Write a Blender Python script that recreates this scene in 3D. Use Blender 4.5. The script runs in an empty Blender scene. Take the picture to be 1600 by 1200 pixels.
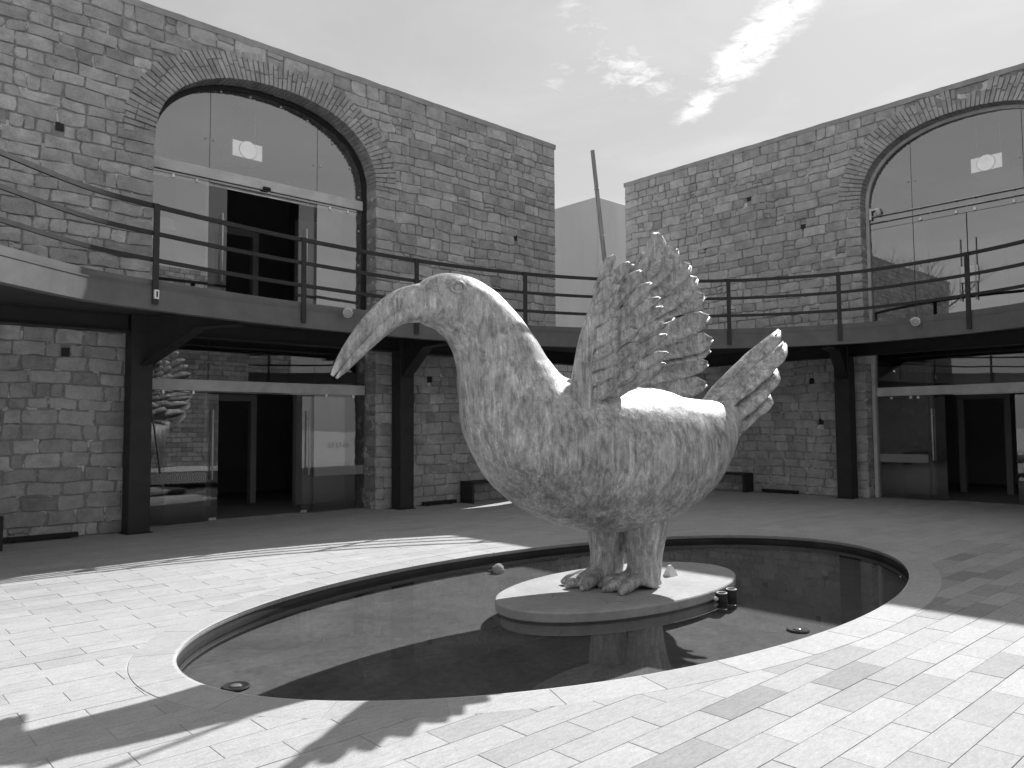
import bpy, bmesh, math, random
from mathutils import Vector, Matrix, Quaternion, noise as mnoise

random.seed(11)
sc = bpy.context.scene
col = sc.collection
R = math.radians

# ------------------------------------------------------------------ camera
cam_data = bpy.data.cameras.new('camera')
cam = bpy.data.objects.new('camera', cam_data)
col.objects.link(cam)
CR = Vector((0.73632, -0.67660, -0.00627))
CU = Vector((-0.03351, -0.04573, 0.99839))
CF = Vector((0.67580, 0.73493, 0.05634))
CAM = Vector((0.0, 0.0, 1.6))
cam.matrix_world = Matrix(((CR.x, CU.x, -CF.x, CAM.x), (CR.y, CU.y, -CF.y, CAM.y), (CR.z, CU.z, -CF.z, CAM.z), (0, 0, 0, 1)))
cam_data.sensor_width = 36.0
cam_data.lens = 36.0 * 1206.0 / 1600.0
cam_data.clip_start = 0.05
cam_data.clip_end = 2000.0
sc.camera = cam

# ------------------------------------------------------------------ sky, sun, exposure
SUN = Vector((1.168, 0.34, 1.0)).normalized()
SKY_STRENGTH = 0.10
HAZE_LEVEL = 2.95
world = bpy.data.worlds.new('World')
sc.world = world
world.use_nodes = True
wn = world.node_tree
wn.nodes.clear()


def wnode(t, **kw):
    n = wn.nodes.new(t)
    for k, v in kw.items():
        setattr(n, k, v)
    return n


def wmath(op, a, b=None, clamp=False):
    n = wnode('ShaderNodeMath', operation=op, use_clamp=clamp)
    for i, x in enumerate((a, b)):
        if x is None:
            continue
        if isinstance(x, (int, float)):
            n.inputs[i].default_value = x
        else:
            wn.links.new(x, n.inputs[i])
    return n.outputs[0]


wo = wnode('ShaderNodeOutputWorld')
wb = wnode('ShaderNodeBackground')
wb.inputs['Strength'].default_value = SKY_STRENGTH
sky = wnode('ShaderNodeTexSky', sky_type='NISHITA')
sky.sun_disc = False
sky.sun_elevation = math.asin(SUN.z)
sky.sun_rotation = math.atan2(SUN.x, SUN.y)
sky.air_density = 1.0
sky.dust_density = 0.6
sky.ozone_density = 1.0
bw = wnode('ShaderNodeRGBToBW')
wn.links.new(sky.outputs[0], bw.inputs[0])
tc = wnode('ShaderNodeTexCoord')
sp = wnode('ShaderNodeSeparateXYZ')
wn.links.new(tc.outputs['Generated'], sp.inputs[0])
zc = wmath('MAXIMUM', sp.outputs[2], 0.04)
u = wmath('DIVIDE', sp.outputs[0], zc)
v = wmath('DIVIDE', sp.outputs[1], zc)
cmb = wnode('ShaderNodeCombineXYZ')
wn.links.new(u, cmb.inputs[0])
wn.links.new(v, cmb.inputs[1])


def cloud_noise(scale, detail, rough, off):
    n = wnode('ShaderNodeTexNoise')
    n.inputs['Scale'].default_value = scale
    n.inputs['Detail'].default_value = detail
    n.inputs['Roughness'].default_value = rough
    n.inputs['Distortion'].default_value = 0.4
    m = wnode('ShaderNodeVectorMath', operation='ADD')
    wn.links.new(cmb.outputs[0], m.inputs[0])
    m.inputs[1].default_value = off
    wn.links.new(m.outputs[0], n.inputs['Vector'])
    return n.outputs['Fac']


fine = cloud_noise(14.0, 9.0, 0.66, (3.1, 1.7, 0.0))
broad = cloud_noise(1.3, 5.0, 0.6, (7.4, 2.2, 0.0))
total = None
# wisps of cirrus over the court: centre, half length, half width, heading (in sky-plane units), strength
for (cu, cv, la, lb, ang, st) in ((1.80, 1.01, 0.33, 0.085, math.atan2(0.30, 0.21), 1.1), (2.02, 1.33, 0.17, 0.055, math.atan2(0.32, 0.24), 0.95),
                                  (1.70, 1.33, 0.21, 0.12, 0.15, 0.66), (1.40, 1.24, 0.17, 0.07, 0.35, 0.48),
                                  (1.57, 1.50, 0.18, 0.06, 0.9, 0.36), (1.50, 0.30, 0.5, 0.1, 1.2, 0.6), (-0.6, 1.2, 0.5, 0.15, 0.4, 0.6),
                                  (-1.1, -0.7, 0.6, 0.14, 1.0, 0.6), (0.5, -1.3, 0.5, 0.13, 0.2, 0.6)):
    sub = wnode('ShaderNodeVectorMath', operation='SUBTRACT')
    wn.links.new(cmb.outputs[0], sub.inputs[0])
    sub.inputs[1].default_value = (cu, cv, 0)
    rot = wnode('ShaderNodeVectorRotate', rotation_type='Z_AXIS')
    wn.links.new(sub.outputs[0], rot.inputs['Vector'])
    rot.inputs['Angle'].default_value = -ang
    scl = wnode('ShaderNodeVectorMath', operation='MULTIPLY')
    wn.links.new(rot.outputs[0], scl.inputs[0])
    scl.inputs[1].default_value = (1 / la, 1 / lb, 0)
    ln = wnode('ShaderNodeVectorMath', operation='LENGTH')
    wn.links.new(scl.outputs[0], ln.inputs[0])
    fall = wmath('SUBTRACT', 1.35, ln.outputs['Value'], clamp=True)
    fall = wmath('MULTIPLY', fall, st)
    total = fall if total is None else wmath('MAXIMUM', total, fall)
dens = wmath('ADD', wmath('MULTIPLY', fine, 3.6), -1.92)
dens = wmath('ADD', dens, wmath('MULTIPLY', total, 0.75))
dens = wmath('MULTIPLY', dens, wmath('MULTIPLY', total, 1.5), clamp=True)
veil = wmath('MULTIPLY', wmath('SUBTRACT', broad, 0.45, clamp=True), 0.8)
dens = wmath('MAXIMUM', dens, veil, clamp=True)
mixn = wnode('ShaderNodeMix', data_type='FLOAT')
wn.links.new(dens, mixn.inputs[0])
# thin even high haze over the whole dome, as in the pale sky of the photograph
hazed = wmath('ADD', wmath('MULTIPLY', bw.outputs[0], 0.24), HAZE_LEVEL)
wn.links.new(hazed, mixn.inputs[2])
bright = wmath('ADD', wmath('MULTIPLY', hazed, 1.1), 2.6)
wn.links.new(bright, mixn.inputs[3])
wn.links.new(mixn.outputs[0], wb.inputs['Color'])
wn.links.new(wb.outputs[0], wo.inputs[0])

sun_data = bpy.data.lights.new('sun', 'SUN')
sun_data.energy = 4.4
sun_data.angle = R(0.55)
sun_data.color = (1.0, 1.0, 1.0)          # monochrome photograph
sun = bpy.data.objects.new('sun', sun_data)
col.objects.link(sun)
sun.location = SUN * 40
sun.rotation_euler = (-SUN).to_track_quat('-Z', 'Y').to_euler()

sc.view_settings.view_transform = 'Standard'
sc.view_settings.look = 'None'
sc.view_settings.exposure = 0.6
sc.view_settings.gamma = 1.0
sc.view_settings.use_curve_mapping = False
sc.render.engine = 'CYCLES'
sc.cycles.use_denoising = True
sc.cycles.max_bounces = 10
sc.cycles.diffuse_bounces = 5
sc.cycles.glossy_bounces = 5
sc.cycles.transmission_bounces = 6
sc.cycles.transparent_max_bounces = 24
sc.cycles.caustics_reflective = False
sc.cycles.caustics_refractive = False
sc.cycles.sample_clamp_indirect = 6.0

# ------------------------------------------------------------------ materials (all neutral greys: the photograph is monochrome)
MAT = {}


class NT:
    def __init__(self, name):
        self.m = bpy.data.materials.new(name)
        self.m.use_nodes = True
        self.t = self.m.node_tree
        self.t.nodes.clear()
        self.out = self.n('ShaderNodeOutputMaterial')
        MAT[name] = self.m

    def n(self, t, **kw):
        x = self.t.nodes.new(t)
        for k, val in kw.items():
            setattr(x, k, val)
        return x

    def l(self, a, b):
        self.t.links.new(a, b)

    def put(self, x, sock):
        if isinstance(x, (int, float)):
            sock.default_value = x
        else:
            self.l(x, sock)

    def math(self, op, a, b=0.0, clamp=False):
        x = self.n('ShaderNodeMath', operation=op, use_clamp=clamp)
        self.put(a, x.inputs[0])
        self.put(b, x.inputs[1])
        return x.outputs[0]

    def coord(self, kind='Object'):
        return self.n('ShaderNodeTexCoord').outputs[kind]

    def pos(self):
        return self.n('ShaderNodeNewGeometry').outputs['Position']

    def noise(self, scale, detail=4, rough=0.55, vec=None, stretch=None, dist=0.0):
        x = self.n('ShaderNodeTexNoise')
        x.inputs['Scale'].default_value = scale
        x.inputs['Detail'].default_value = detail
        x.inputs['Roughness'].default_value = rough
        x.inputs['Distortion'].default_value = dist
        vec = vec if vec is not None else self.pos()
        if stretch:
            mp = self.n('ShaderNodeVectorMath', operation='MULTIPLY')
            self.l(vec, mp.inputs[0])
            mp.inputs[1].default_value = stretch
            vec = mp.outputs[0]
        self.l(vec, x.inputs['Vector'])
        return x.outputs['Fac']

    def remap(self, x, a, b, c, d):
        r = self.n('ShaderNodeMapRange')
        self.put(x, r.inputs[0])
        for i, val in enumerate((a, b, c, d)):
            r.inputs[i + 1].default_value = val
        return r.outputs[0]

    def attr(self, name='tone'):
        return self.n('ShaderNodeAttribute', attribute_name=name).outputs['Fac']

    def bump(self, h, strength, dist):
        b = self.n('ShaderNodeBump')
        b.inputs['Strength'].default_value = strength
        b.inputs['Distance'].default_value = dist
        self.l(h, b.inputs['Height'])
        return b.outputs[0]

    def pbr(self, color, rough=0.7, metal=0.0, normal=None, spec=0.5):
        p = self.n('ShaderNodeBsdfPrincipled')
        self.put(color if not isinstance(color, (int, float)) else 0, p.inputs['Roughness'])
        if isinstance(color, (int, float)):
            p.inputs['Base Color'].default_value = (color, color, color, 1)
        else:
            c = self.n('ShaderNodeCombineColor')
            for i in range(3):
                self.l(color, c.inputs[i])
            self.t.links.remove(p.inputs['Roughness'].links[0])
            self.l(c.outputs[0], p.inputs['Base Color'])
        self.put(rough, p.inputs['Roughness'])
        self.put(metal, p.inputs['Metallic'])
        p.inputs['Specular IOR Level'].default_value = spec
        if normal is not None:
            self.l(normal, p.inputs['Normal'])
        self.l(p.outputs[0], self.out.inputs[0])
        return p


def m_stone(name, lo, hi, bump=0.55):
    t = NT(name)
    tone = t.attr()
    n1 = t.noise(5.0, 6, 0.62)
    n2 = t.noise(38.0, 6, 0.65)
    base = t.remap(tone, 0, 1, lo, hi)
    f = t.math('ADD', t.remap(n1, 0.3, 0.7, 0.72, 1.22), t.remap(n2, 0.25, 0.75, -0.18, 0.18))
    c = t.math('MULTIPLY', base, f)
    spots = t.math('GREATER_THAN', t.noise(23.0, 3, 0.5), 0.735)
    c = t.math('ADD', c, t.math('MULTIPLY', spots, 0.10))
    h = t.math('ADD', t.math('MULTIPLY', n1, 0.6), t.math('MULTIPLY', n2, 0.5))
    t.pbr(c, 0.9, 0, t.bump(h, bump, 0.03), 0.25)


m_stone('wall_stone', 0.31, 0.58)
m_stone('brick_stone', 0.32, 0.52, 0.4)

t = NT('mortar')
n1 = t.noise(9.0, 5, 0.6)
blob = t.math('GREATER_THAN', t.noise(4.2, 5, 0.6), 0.57)
c = t.math('ADD', t.remap(n1, 0.3, 0.7, 0.24, 0.40), t.math('MULTIPLY', blob, 0.36))
t.pbr(c, 0.95, 0, t.bump(t.noise(40.0, 5, 0.6), 0.6, 0.02), 0.2)

t = NT('rubble_masonry')       # walls that stand beside or behind the viewer
br = t.n('ShaderNodeTexBrick')
br.inputs['Scale'].default_value = 1.0
br.inputs['Brick Width'].default_value = 0.42
br.inputs['Row Height'].default_value = 0.21
br.inputs['Mortar Size'].default_value = 0.012
br.inputs['Color1'].default_value = (0.22, 0.22, 0.22, 1)
br.inputs['Color2'].default_value = (0.42, 0.42, 0.42, 1)
br.inputs['Mortar'].default_value = (0.07, 0.07, 0.07, 1)
s3 = t.n('ShaderNodeSeparateXYZ')
t.l(t.pos(), s3.inputs[0])
cb = t.n('ShaderNodeCombineXYZ')
t.l(t.math('ADD', s3.outputs[0], s3.outputs[1]), cb.inputs[0])
t.l(s3.outputs[2], cb.inputs[1])
t.l(cb.outputs[0], br.inputs['Vector'])
bwn = t.n('ShaderNodeRGBToBW')
t.l(br.outputs['Color'], bwn.inputs[0])
c = t.math('MULTIPLY', bwn.outputs[0], t.remap(t.noise(5.0, 6, 0.6), 0.3, 0.7, 0.75, 1.25))
t.pbr(c, 0.9, 0, t.bump(c, 0.5, 0.05), 0.2)

t = NT('cap_plaster')
t.pbr(t.remap(t.noise(2.2, 6, 0.65), 0.3, 0.7, 0.28, 0.44), 0.9, 0, t.bump(t.noise(25.0, 5, 0.6), 0.4, 0.02), 0.2)

t = NT('smooth_plaster')
t.pbr(t.remap(t.noise(1.0, 6, 0.6, stretch=(1.0, 1.0, 0.25)), 0.3, 0.7, 0.46, 0.54), 0.9, 0, t.bump(t.noise(60.0, 4, 0.6), 0.15, 0.01), 0.2)

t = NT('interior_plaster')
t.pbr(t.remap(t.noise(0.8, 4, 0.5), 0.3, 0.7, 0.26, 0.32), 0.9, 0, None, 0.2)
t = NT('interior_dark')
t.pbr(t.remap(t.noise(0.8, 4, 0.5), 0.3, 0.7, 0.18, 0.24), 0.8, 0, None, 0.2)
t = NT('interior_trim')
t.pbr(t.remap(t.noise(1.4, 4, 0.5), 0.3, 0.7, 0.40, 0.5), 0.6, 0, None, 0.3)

t = NT('paving_stone')
tone = t.attr()
n1 = t.noise(3.0, 6, 0.65)
n2 = t.noise(70.0, 5, 0.7)
n3 = t.noise(24.0, 5, 0.6, stretch=(0.5, 1.6, 1.0))
base = t.remap(tone, 0, 1, 0.26, 0.465)
f = t.math('ADD', t.remap(n1, 0.3, 0.7, 0.90, 1.06), t.math('ADD', t.remap(n2, 0.3, 0.7, -0.17, 0.17), t.remap(n3, 0.3, 0.7, -0.12, 0.12)))
dark = t.math('GREATER_THAN', t.noise(9.0, 2, 0.4), 0.765)
c = t.math('MULTIPLY', t.math('MULTIPLY', base, f), t.math('SUBTRACT', 1.0, t.math('MULTIPLY', dark, 0.22)))
t.pbr(c, 0.78, 0, t.bump(t.math('ADD', n2, n3), 0.22, 0.006), 0.3)

t = NT('grout')
t.pbr(t.remap(t.noise(1.6, 6, 0.7), 0.38, 0.62, 0.40, 0.62), 0.95, 0, t.bump(t.noise(90.0, 4, 0.6), 0.4, 0.006), 0.2)

t = NT('pool_concrete')
n1 = t.noise(1.1, 8, 0.7, dist=0.6)
n2 = t.noise(16.0, 6, 0.7)
speck = t.math('GREATER_THAN', t.noise(26.0, 2, 0.5), 0.80)
c = t.math('ADD', t.math('MULTIPLY', t.remap(n1, 0.3, 0.7, 0.11, 0.21), t.remap(n2, 0.25, 0.75, 0.72, 1.3)), t.math('MULTIPLY', speck, 0.12))
t.pbr(c, 0.85, 0, t.bump(n2, 0.2, 0.01), 0.3)

t = NT('pool_wall_dark')
t.pbr(t.remap(t.noise(2.0, 6, 0.6, stretch=(1, 1, 4)), 0.3, 0.7, 0.025, 0.07), 0.7, 0, None, 0.3)

t = NT('plinth_concrete')
n2 = t.noise(14.0, 6, 0.65)
crack = t.n('ShaderNodeTexVoronoi', feature='DISTANCE_TO_EDGE')
crack.inputs['Scale'].default_value = 1.9
t.l(t.pos(), crack.inputs['Vector'])
cr = t.math('LESS_THAN', crack.outputs['Distance'], 0.006)
cr = t.math('MULTIPLY', cr, t.math('GREATER_THAN', t.noise(1.3, 2, 0.5), 0.53))
c = t.math('MULTIPLY', t.remap(t.noise(2.5, 6, 0.65), 0.3, 0.7, 0.34, 0.46), t.remap(n2, 0.25, 0.75, 0.88, 1.12))
c = t.math('MULTIPLY', c, t.math('SUBTRACT', 1.0, t.math('MULTIPLY', cr, 0.4)))
t.pbr(c, 0.85, 0, t.bump(n2, 0.25, 0.01), 0.3)


def m_steel(name, val, rough, metal=0.0, spec=0.4):
    t = NT(name)
    n = t.noise(3.0, 6, 0.6)
    t.pbr(t.remap(n, 0.3, 0.7, val * 0.85, val * 1.2), t.remap(t.noise(9.0, 4, 0.6), 0.3, 0.7, rough - 0.08, rough + 0.1), metal, None, spec)


m_steel('dark_steel', 0.026, 0.5)
m_steel('rail_steel', 0.045, 0.45, 0.0, 0.2)
m_steel('fascia_steel', 0.14, 0.55)
m_steel('column_steel', 0.032, 0.55)
m_steel('brushed_steel', 0.62, 0.28, 1.0)
m_steel('header_metal', 0.62, 0.45)
m_steel('pale_frame', 0.55, 0.5)
m_steel('white_paint', 0.82, 0.5)
m_steel('black_plastic', 0.015, 0.4)

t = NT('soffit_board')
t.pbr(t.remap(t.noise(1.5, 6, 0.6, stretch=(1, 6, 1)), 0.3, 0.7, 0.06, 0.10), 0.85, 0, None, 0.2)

t = NT('bamboo')
t.pbr(t.remap(t.noise(6.0, 5, 0.6, stretch=(6, 6, 0.4)), 0.3, 0.7, 0.16, 0.34), 0.55, 0, None, 0.4)

t = NT('bark')
t.pbr(t.remap(t.noise(9.0, 5, 0.6), 0.3, 0.7, 0.05, 0.12), 0.9, 0, None, 0.2)

t = NT('lamp_lens')
t.pbr(0.38, 0.12, 0, None, 0.6)

t = NT('lit_panel')
em = t.n('ShaderNodeEmission')
em.inputs['Strength'].default_value = 1.0
cc = t.n('ShaderNodeCombineColor')
val = t.math('MULTIPLY', t.remap(t.noise(6.0, 4, 0.6), 0.3, 0.7, 0.62, 0.78), t.attr())
for i in range(3):
    t.l(val, cc.inputs[i])
t.l(cc.outputs[0], em.inputs['Color'])
t.l(em.outputs[0], t.out.inputs[0])

# glass: clear thin sheets that mirror the sky and court
for gname, base, amp, thru in (('door_glass', 0.08, 0.75, 0.82), ('tint_glass', 0.25, 0.70, 0.72)):
    t = NT(gname)
    lw = t.n('ShaderNodeLayerWeight')
    lw.inputs['Blend'].default_value = 0.5
    f = t.math('POWER', lw.outputs['Facing'], 4.0)
    f = t.math('ADD', t.math('MULTIPLY', f, amp), base, clamp=True)
    tr = t.n('ShaderNodeBsdfTransparent')
    tr.inputs[0].default_value = (thru, thru, thru, 1)
    gl = t.n('ShaderNodeBsdfGlossy')
    gl.inputs['Roughness'].default_value = 0.0
    gl.inputs['Color'].default_value = (1, 1, 1, 1)
    bm_ = t.bump(t.noise(0.7, 2, 0.4), 0.05, 0.05)
    t.l(bm_, gl.inputs['Normal'])
    mx = t.n('ShaderNodeMixShader')
    t.l(f, mx.inputs[0])
    t.l(tr.outputs[0], mx.inputs[1])
    t.l(gl.outputs[0], mx.inputs[2])
    t.l(mx.outputs[0], t.out.inputs[0])

t = NT('pond_water')
lw = t.n('ShaderNodeLayerWeight')
lw.inputs['Blend'].default_value = 0.5
f = t.math('ADD', t.math('MULTIPLY', t.math('POWER', lw.outputs['Facing'], 5.0), 0.95), 0.035, clamp=True)
tr = t.n('ShaderNodeBsdfTransparent')
tr.inputs[0].default_value = (0.80, 0.80, 0.80, 1)
gl = t.n('ShaderNodeBsdfGlossy')
gl.inputs['Roughness'].default_value = 0.012
t.l(t.bump(t.noise(2.2, 3, 0.5), 0.03, 0.02), gl.inputs['Normal'])
mx = t.n('ShaderNodeMixShader')
t.l(f, mx.inputs[0])
t.l(tr.outputs[0], mx.inputs[1])
t.l(gl.outputs[0], mx.inputs[2])
t.l(mx.outputs[0], t.out.inputs[0])

# frosted film with a row of spiral waves
t = NT('frosted_film')
s3 = t.n('ShaderNodeSeparateXYZ')
t.l(t.coord('Object'), s3.inputs[0])
fx = t.math('SUBTRACT', t.math('FRACT', t.math('DIVIDE', t.math('ADD', s3.outputs[0], s3.outputs[1]), 0.26)), 0.5)
fx = t.math('MULTIPLY', fx, 0.26)
fy = s3.outputs[2]
rad = t.math('SQRT', t.math('ADD', t.math('MULTIPLY', fx, fx), t.math('MULTIPLY', fy, fy)))
an = t.math('DIVIDE', t.math('ARCTAN2', fy, fx), 2 * math.pi)
ring = t.math('FRACT', t.math('ADD', t.math('MULTIPLY', rad, 26.0), an))
line = t.math('GREATER_THAN', ring, 0.42)
tr = t.n('ShaderNodeBsdfTransparent')
df = t.n('ShaderNodeBsdfDiffuse')
df.inputs[0].default_value = (0.6, 0.6, 0.6, 1)
mx = t.n('ShaderNodeMixShader')
t.l(t.remap(line, 0, 1, 0.12, 0.40), mx.inputs[0])
t.l(tr.outputs[0], mx.inputs[1])
t.l(df.outputs[0], mx.inputs[2])
t.l(mx.outputs[0], t.out.inputs[0])

# weathered bronze: chased surface with pale streaks of patina
t = NT('bronze_patina')
oc = t.coord('Object')
n1 = t.noise(2.6, 7, 0.68, oc, None, 0.5)
st = t.noise(5.5, 6, 0.72, oc, (3.2, 3.2, 0.55), 0.9)
hair = t.noise(9.0, 6, 0.66, oc, (3.6, 3.6, 0.20), 0.7)
blotch = t.noise(7.0, 6, 0.72, oc, (1.3, 1.3, 0.8), 0.8)
fine2 = t.noise(55.0, 4, 0.7, oc)
c = t.remap(n1, 0.3, 0.7, 0.30, 0.48)
c = t.math('ADD', c, t.remap(st, 0.35, 0.70, -0.14, 0.20))
pale = t.math('MULTIPLY', t.remap(hair, 0.52, 0.64, 0.0, 0.30), t.remap(n1, 0.4, 0.6, 0.3, 1.0))
pale = t.math('ADD', pale, t.remap(blotch, 0.40, 0.66, -0.10, 0.16))
c = t.math('ADD', c, pale)
c = t.math('MULTIPLY', c, t.remap(fine2, 0.25, 0.75, 0.82, 1.15))
c = t.math('MINIMUM', t.math('MAXIMUM', c, 0.08), 0.8)
h = t.math('ADD', t.math('MULTIPLY', hair, 0.8), t.math('MULTIPLY', fine2, 0.2))
t.pbr(c, t.remap(n1, 0.3, 0.7, 0.40, 0.6), 0.15, t.bump(h, 0.30, 0.02), 0.5)


# ------------------------------------------------------------------ mesh helpers
def tag(o, label=None, cat=None, group=None, kind=None):
    if label:
        o['label'] = label
    if cat:
        o['category'] = cat
    if group:
        o['group'] = group
    if kind:
        o['kind'] = kind
    return o


def empty(name, loc=(0, 0, 0)):
    o = bpy.data.objects.new(name, None)
    col.objects.link(o)
    o.location = loc
    o.empty_display_size = 0.2
    return o


def link(name, me, mat, parent=None, loc=None):
    o = bpy.data.objects.new(name, me)
    col.objects.link(o)
    if mat and not me.materials:
        me.materials.append(MAT[mat])
    if parent is not None:
        o.parent = parent
        o.matrix_parent_inverse = parent.matrix_basis.inverted()
    if loc is not None:
        o.location = loc
    return o


class MB:
    """collects polygons for ONE mesh object"""

    def __init__(self):
        self.v, self.f, self.t = [], [], []

    def add(self, verts, faces, tone=0.5):
        o = len(self.v)
        self.v.extend([tuple(x) for x in verts])
        self.f.extend([tuple(i + o for i in f) for f in faces])
        self.t.extend([tone] * len(faces))
        return self

    def box(self, x0, x1, y0, y1, z0, z1, tone=0.5, bev=0.0):
        if bev <= 0:
            vs = [(x, y, z) for z in (z0, z1) for y in (y0, y1) for x in (x0, x1)]
            return self.add(vs, [(0, 2, 3, 1), (4, 5, 7, 6), (0, 1, 5, 4), (2, 6, 7, 3), (0, 4, 6, 2), (1, 3, 7, 5)], tone)
        b = min(bev, (x1 - x0) * .45, (y1 - y0) * .45, (z1 - z0) * .45)
        bm = bmesh.new()
        bmesh.ops.create_cube(bm, size=1)
        for q in bm.verts:
            q.co = Vector(((x0 + x1) / 2 + q.co.x * (x1 - x0), (y0 + y1) / 2 + q.co.y * (y1 - y0), (z0 + z1) / 2 + q.co.z * (z1 - z0)))
        bmesh.ops.bevel(bm, geom=list(bm.edges), offset=b, segments=1, affect='EDGES')
        bm.verts.index_update()
        self.add([q.co[:] for q in bm.verts], [[w.index for w in f.verts] for f in bm.faces], tone)
        bm.free()
        return self

    def beam(self, p, q, w, h, up=Vector((0, 0, 1)), tone=0.5):
        """rectangular bar from p to q"""
        p, q = Vector(p), Vector(q)
        d = (q - p).normalized()
        s = d.cross(up)
        if s.length < 1e-4:
            s = Vector((1, 0, 0))
        s.normalize()
        n = s.cross(d).normalized()
        vs = [c + s * (a * w / 2) + n * (b * h / 2) for c in (p, q) for a, b in ((-1, -1), (1, -1), (1, 1), (-1, 1))]
        return self.add(vs, [(0, 3, 2, 1), (4, 5, 6, 7), (0, 1, 5, 4), (1, 2, 6, 5), (2, 3, 7, 6), (3, 0, 4, 7)], tone)

    def tube(self, pts, radii, seg=10, cap=True, tone=0.5):
        pts = [Vector(p) for p in pts]
        if not hasattr(radii, '__len__'):
            radii = [radii] * len(pts)
        rings, prev = [], None
        for i, p in enumerate(pts):
            d = (pts[min(i + 1, len(pts) - 1)] - pts[max(i - 1, 0)]).normalized()
            if prev is None:
                a = d.cross(Vector((0, 0, 1)))
                if a.length < 1e-3:
                    a = d.cross(Vector((1, 0, 0)))
            else:
                a = prev - d * prev.dot(d)
            a.normalize()
            prev = a
            b = d.cross(a)
            rings.append([p + (a * math.cos(2 * math.pi * k / seg) + b * math.sin(2 * math.pi * k / seg)) * radii[i] for k in range(seg)])
        vs = [q for r in rings for q in r]
        fs = [(i * seg + k, i * seg + (k + 1) % seg, (i + 1) * seg + (k + 1) % seg, (i + 1) * seg + k) for i in range(len(pts) - 1) for k in range(seg)]
        if cap:
            fs.append(tuple(range(seg - 1, -1, -1)))
            fs.append(tuple((len(pts) - 1) * seg + k for k in range(seg)))
        return self.add(vs, fs, tone)

    def lathe(self, prof, centre=(0, 0, 0), seg=24, tone=0.5):
        cx, cy, cz = centre
        vs = [(cx + r * math.cos(2 * math.pi * k / seg), cy + r * math.sin(2 * math.pi * k / seg), cz + z) for r, z in prof for k in range(seg)]
        n = len(prof)
        fs = [(i * seg + k, i * seg + (k + 1) % seg, (i + 1) * seg + (k + 1) % seg, (i + 1) * seg + k) for i in range(n - 1) for k in range(seg)]
        fs.append(tuple(range(seg - 1, -1, -1)))
        fs.append(tuple((n - 1) * seg + k for k in range(seg)))
        return self.add(vs, fs, tone)

    def mesh(self, name, smooth=False):
        me = bpy.data.meshes.new(name)
        me.from_pydata(self.v, [], self.f)
        a = me.attributes.new('tone', 'FLOAT', 'FACE')
        a.data.foreach_set('value', self.t)
        if smooth:
            me.polygons.foreach_set('use_smooth', [True] * len(me.polygons))
        me.update()
        return me

    def fix(self):
        return self

    def build(self, name, mat, parent=None, smooth=False, recalc=True):
        me = self.mesh(name, smooth)
        if recalc:
            bm = bmesh.new()
            bm.from_mesh(me)
            bmesh.ops.recalc_face_normals(bm, faces=list(bm.faces))
            bm.to_mesh(me)
            bm.free()
        return link(name, me, mat, parent)


def project(p):
    q = Vector(p) - CAM
    d = q.dot(CF)
    if d < 0.1:
        return None
    return (800 + 1206 * q.dot(CR) / d, 600 - 1206 * q.dot(CU) / d, d)


def in_frame(p, m=0):
    q = project(p)
    return q is not None and -m < q[0] < 1600 + m and -m < q[1] < 1200 + m


# ------------------------------------------------------------------ the court floor and the oval pool
PC = (6.27, 5.20)
PA, PB = 4.37, 2.34            # inner edge of the coping
CW = 0.30                      # coping width
WATER_Z = -0.095
BED_Z = -0.21


def ell(t, grow=0.0):
    """point on the pool ellipse pushed outwards along its normal"""
    x, y = PA * math.cos(t), PB * math.sin(t)
    nx, ny = math.cos(t) / PA, math.sin(t) / PB
    l = math.hypot(nx, ny)
    return (PC[0] + x + grow * nx / l, PC[1] + y + grow * ny / l)


NE = 144
m = MB()
rings = []
big = 420.0
for gi in range(3):
    for k in range(NE):
        a = 2 * math.pi * k / NE
        if gi == 0:
            x, y = ell(a, -0.004)
        elif gi == 1:
            x, y = ell(a, 9.0)
        else:
            x, y = PC[0] + big * math.cos(a), PC[1] + big * math.sin(a)
        m.v.append((x, y, -0.0045))
for gi in range(2):
    for k in range(NE):
        m.f.append((gi * NE + k, gi * NE + (k + 1) % NE, (gi + 1) * NE + (k + 1) % NE, (gi + 1) * NE + k))
        m.t.append(0.5)
plaza = m.build('ground', 'grout', recalc=False)
for pl in plaza.data.polygons:
    pass
bmx = bmesh.new()
bmx.from_mesh(plaza.data)
for f in bmx.faces:
    f.normal_update()
    if f.normal.z < 0:
        f.normal_flip()
bmx.to_mesh(plaza.data)
bmx.free()
tag(plaza, kind='structure')

# slabs in running bond, 0.64 x 0.203 m, trimmed round the coping
SL, SWD = 0.632, 0.203
OA, OB = PA + CW + 0.006, PB + CW + 0.006


def prism(poly, top, bot, bev=0.004, tone=0.5):
    """flat-topped piece with a narrow chamfer round its upper edge"""
    n = len(poly)
    cx = sum(p[0] for p in poly) / n
    cy = sum(p[1] for p in poly) / n
    vs, fs = [], []
    ins = []
    for (x, y) in poly:
        d = math.hypot(cx - x, cy - y) or 1
        ins.append((x + (cx - x) / d * bev * 1.4, y + (cy - y) / d * bev * 1.4))
    vs += [(x, y, bot) for x, y in poly]
    vs += [(x, y, top - bev * 0.7) for x, y in poly]
    vs += [(x, y, top) for x, y in ins]
    for k in range(n):
        j = (k + 1) % n
        fs.append((k, j, n + j, n + k))
        fs.append((n + k, n + j, 2 * n + j, 2 * n + k))
    fs.append(tuple(range(2 * n, 3 * n)))
    return vs, fs


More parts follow.
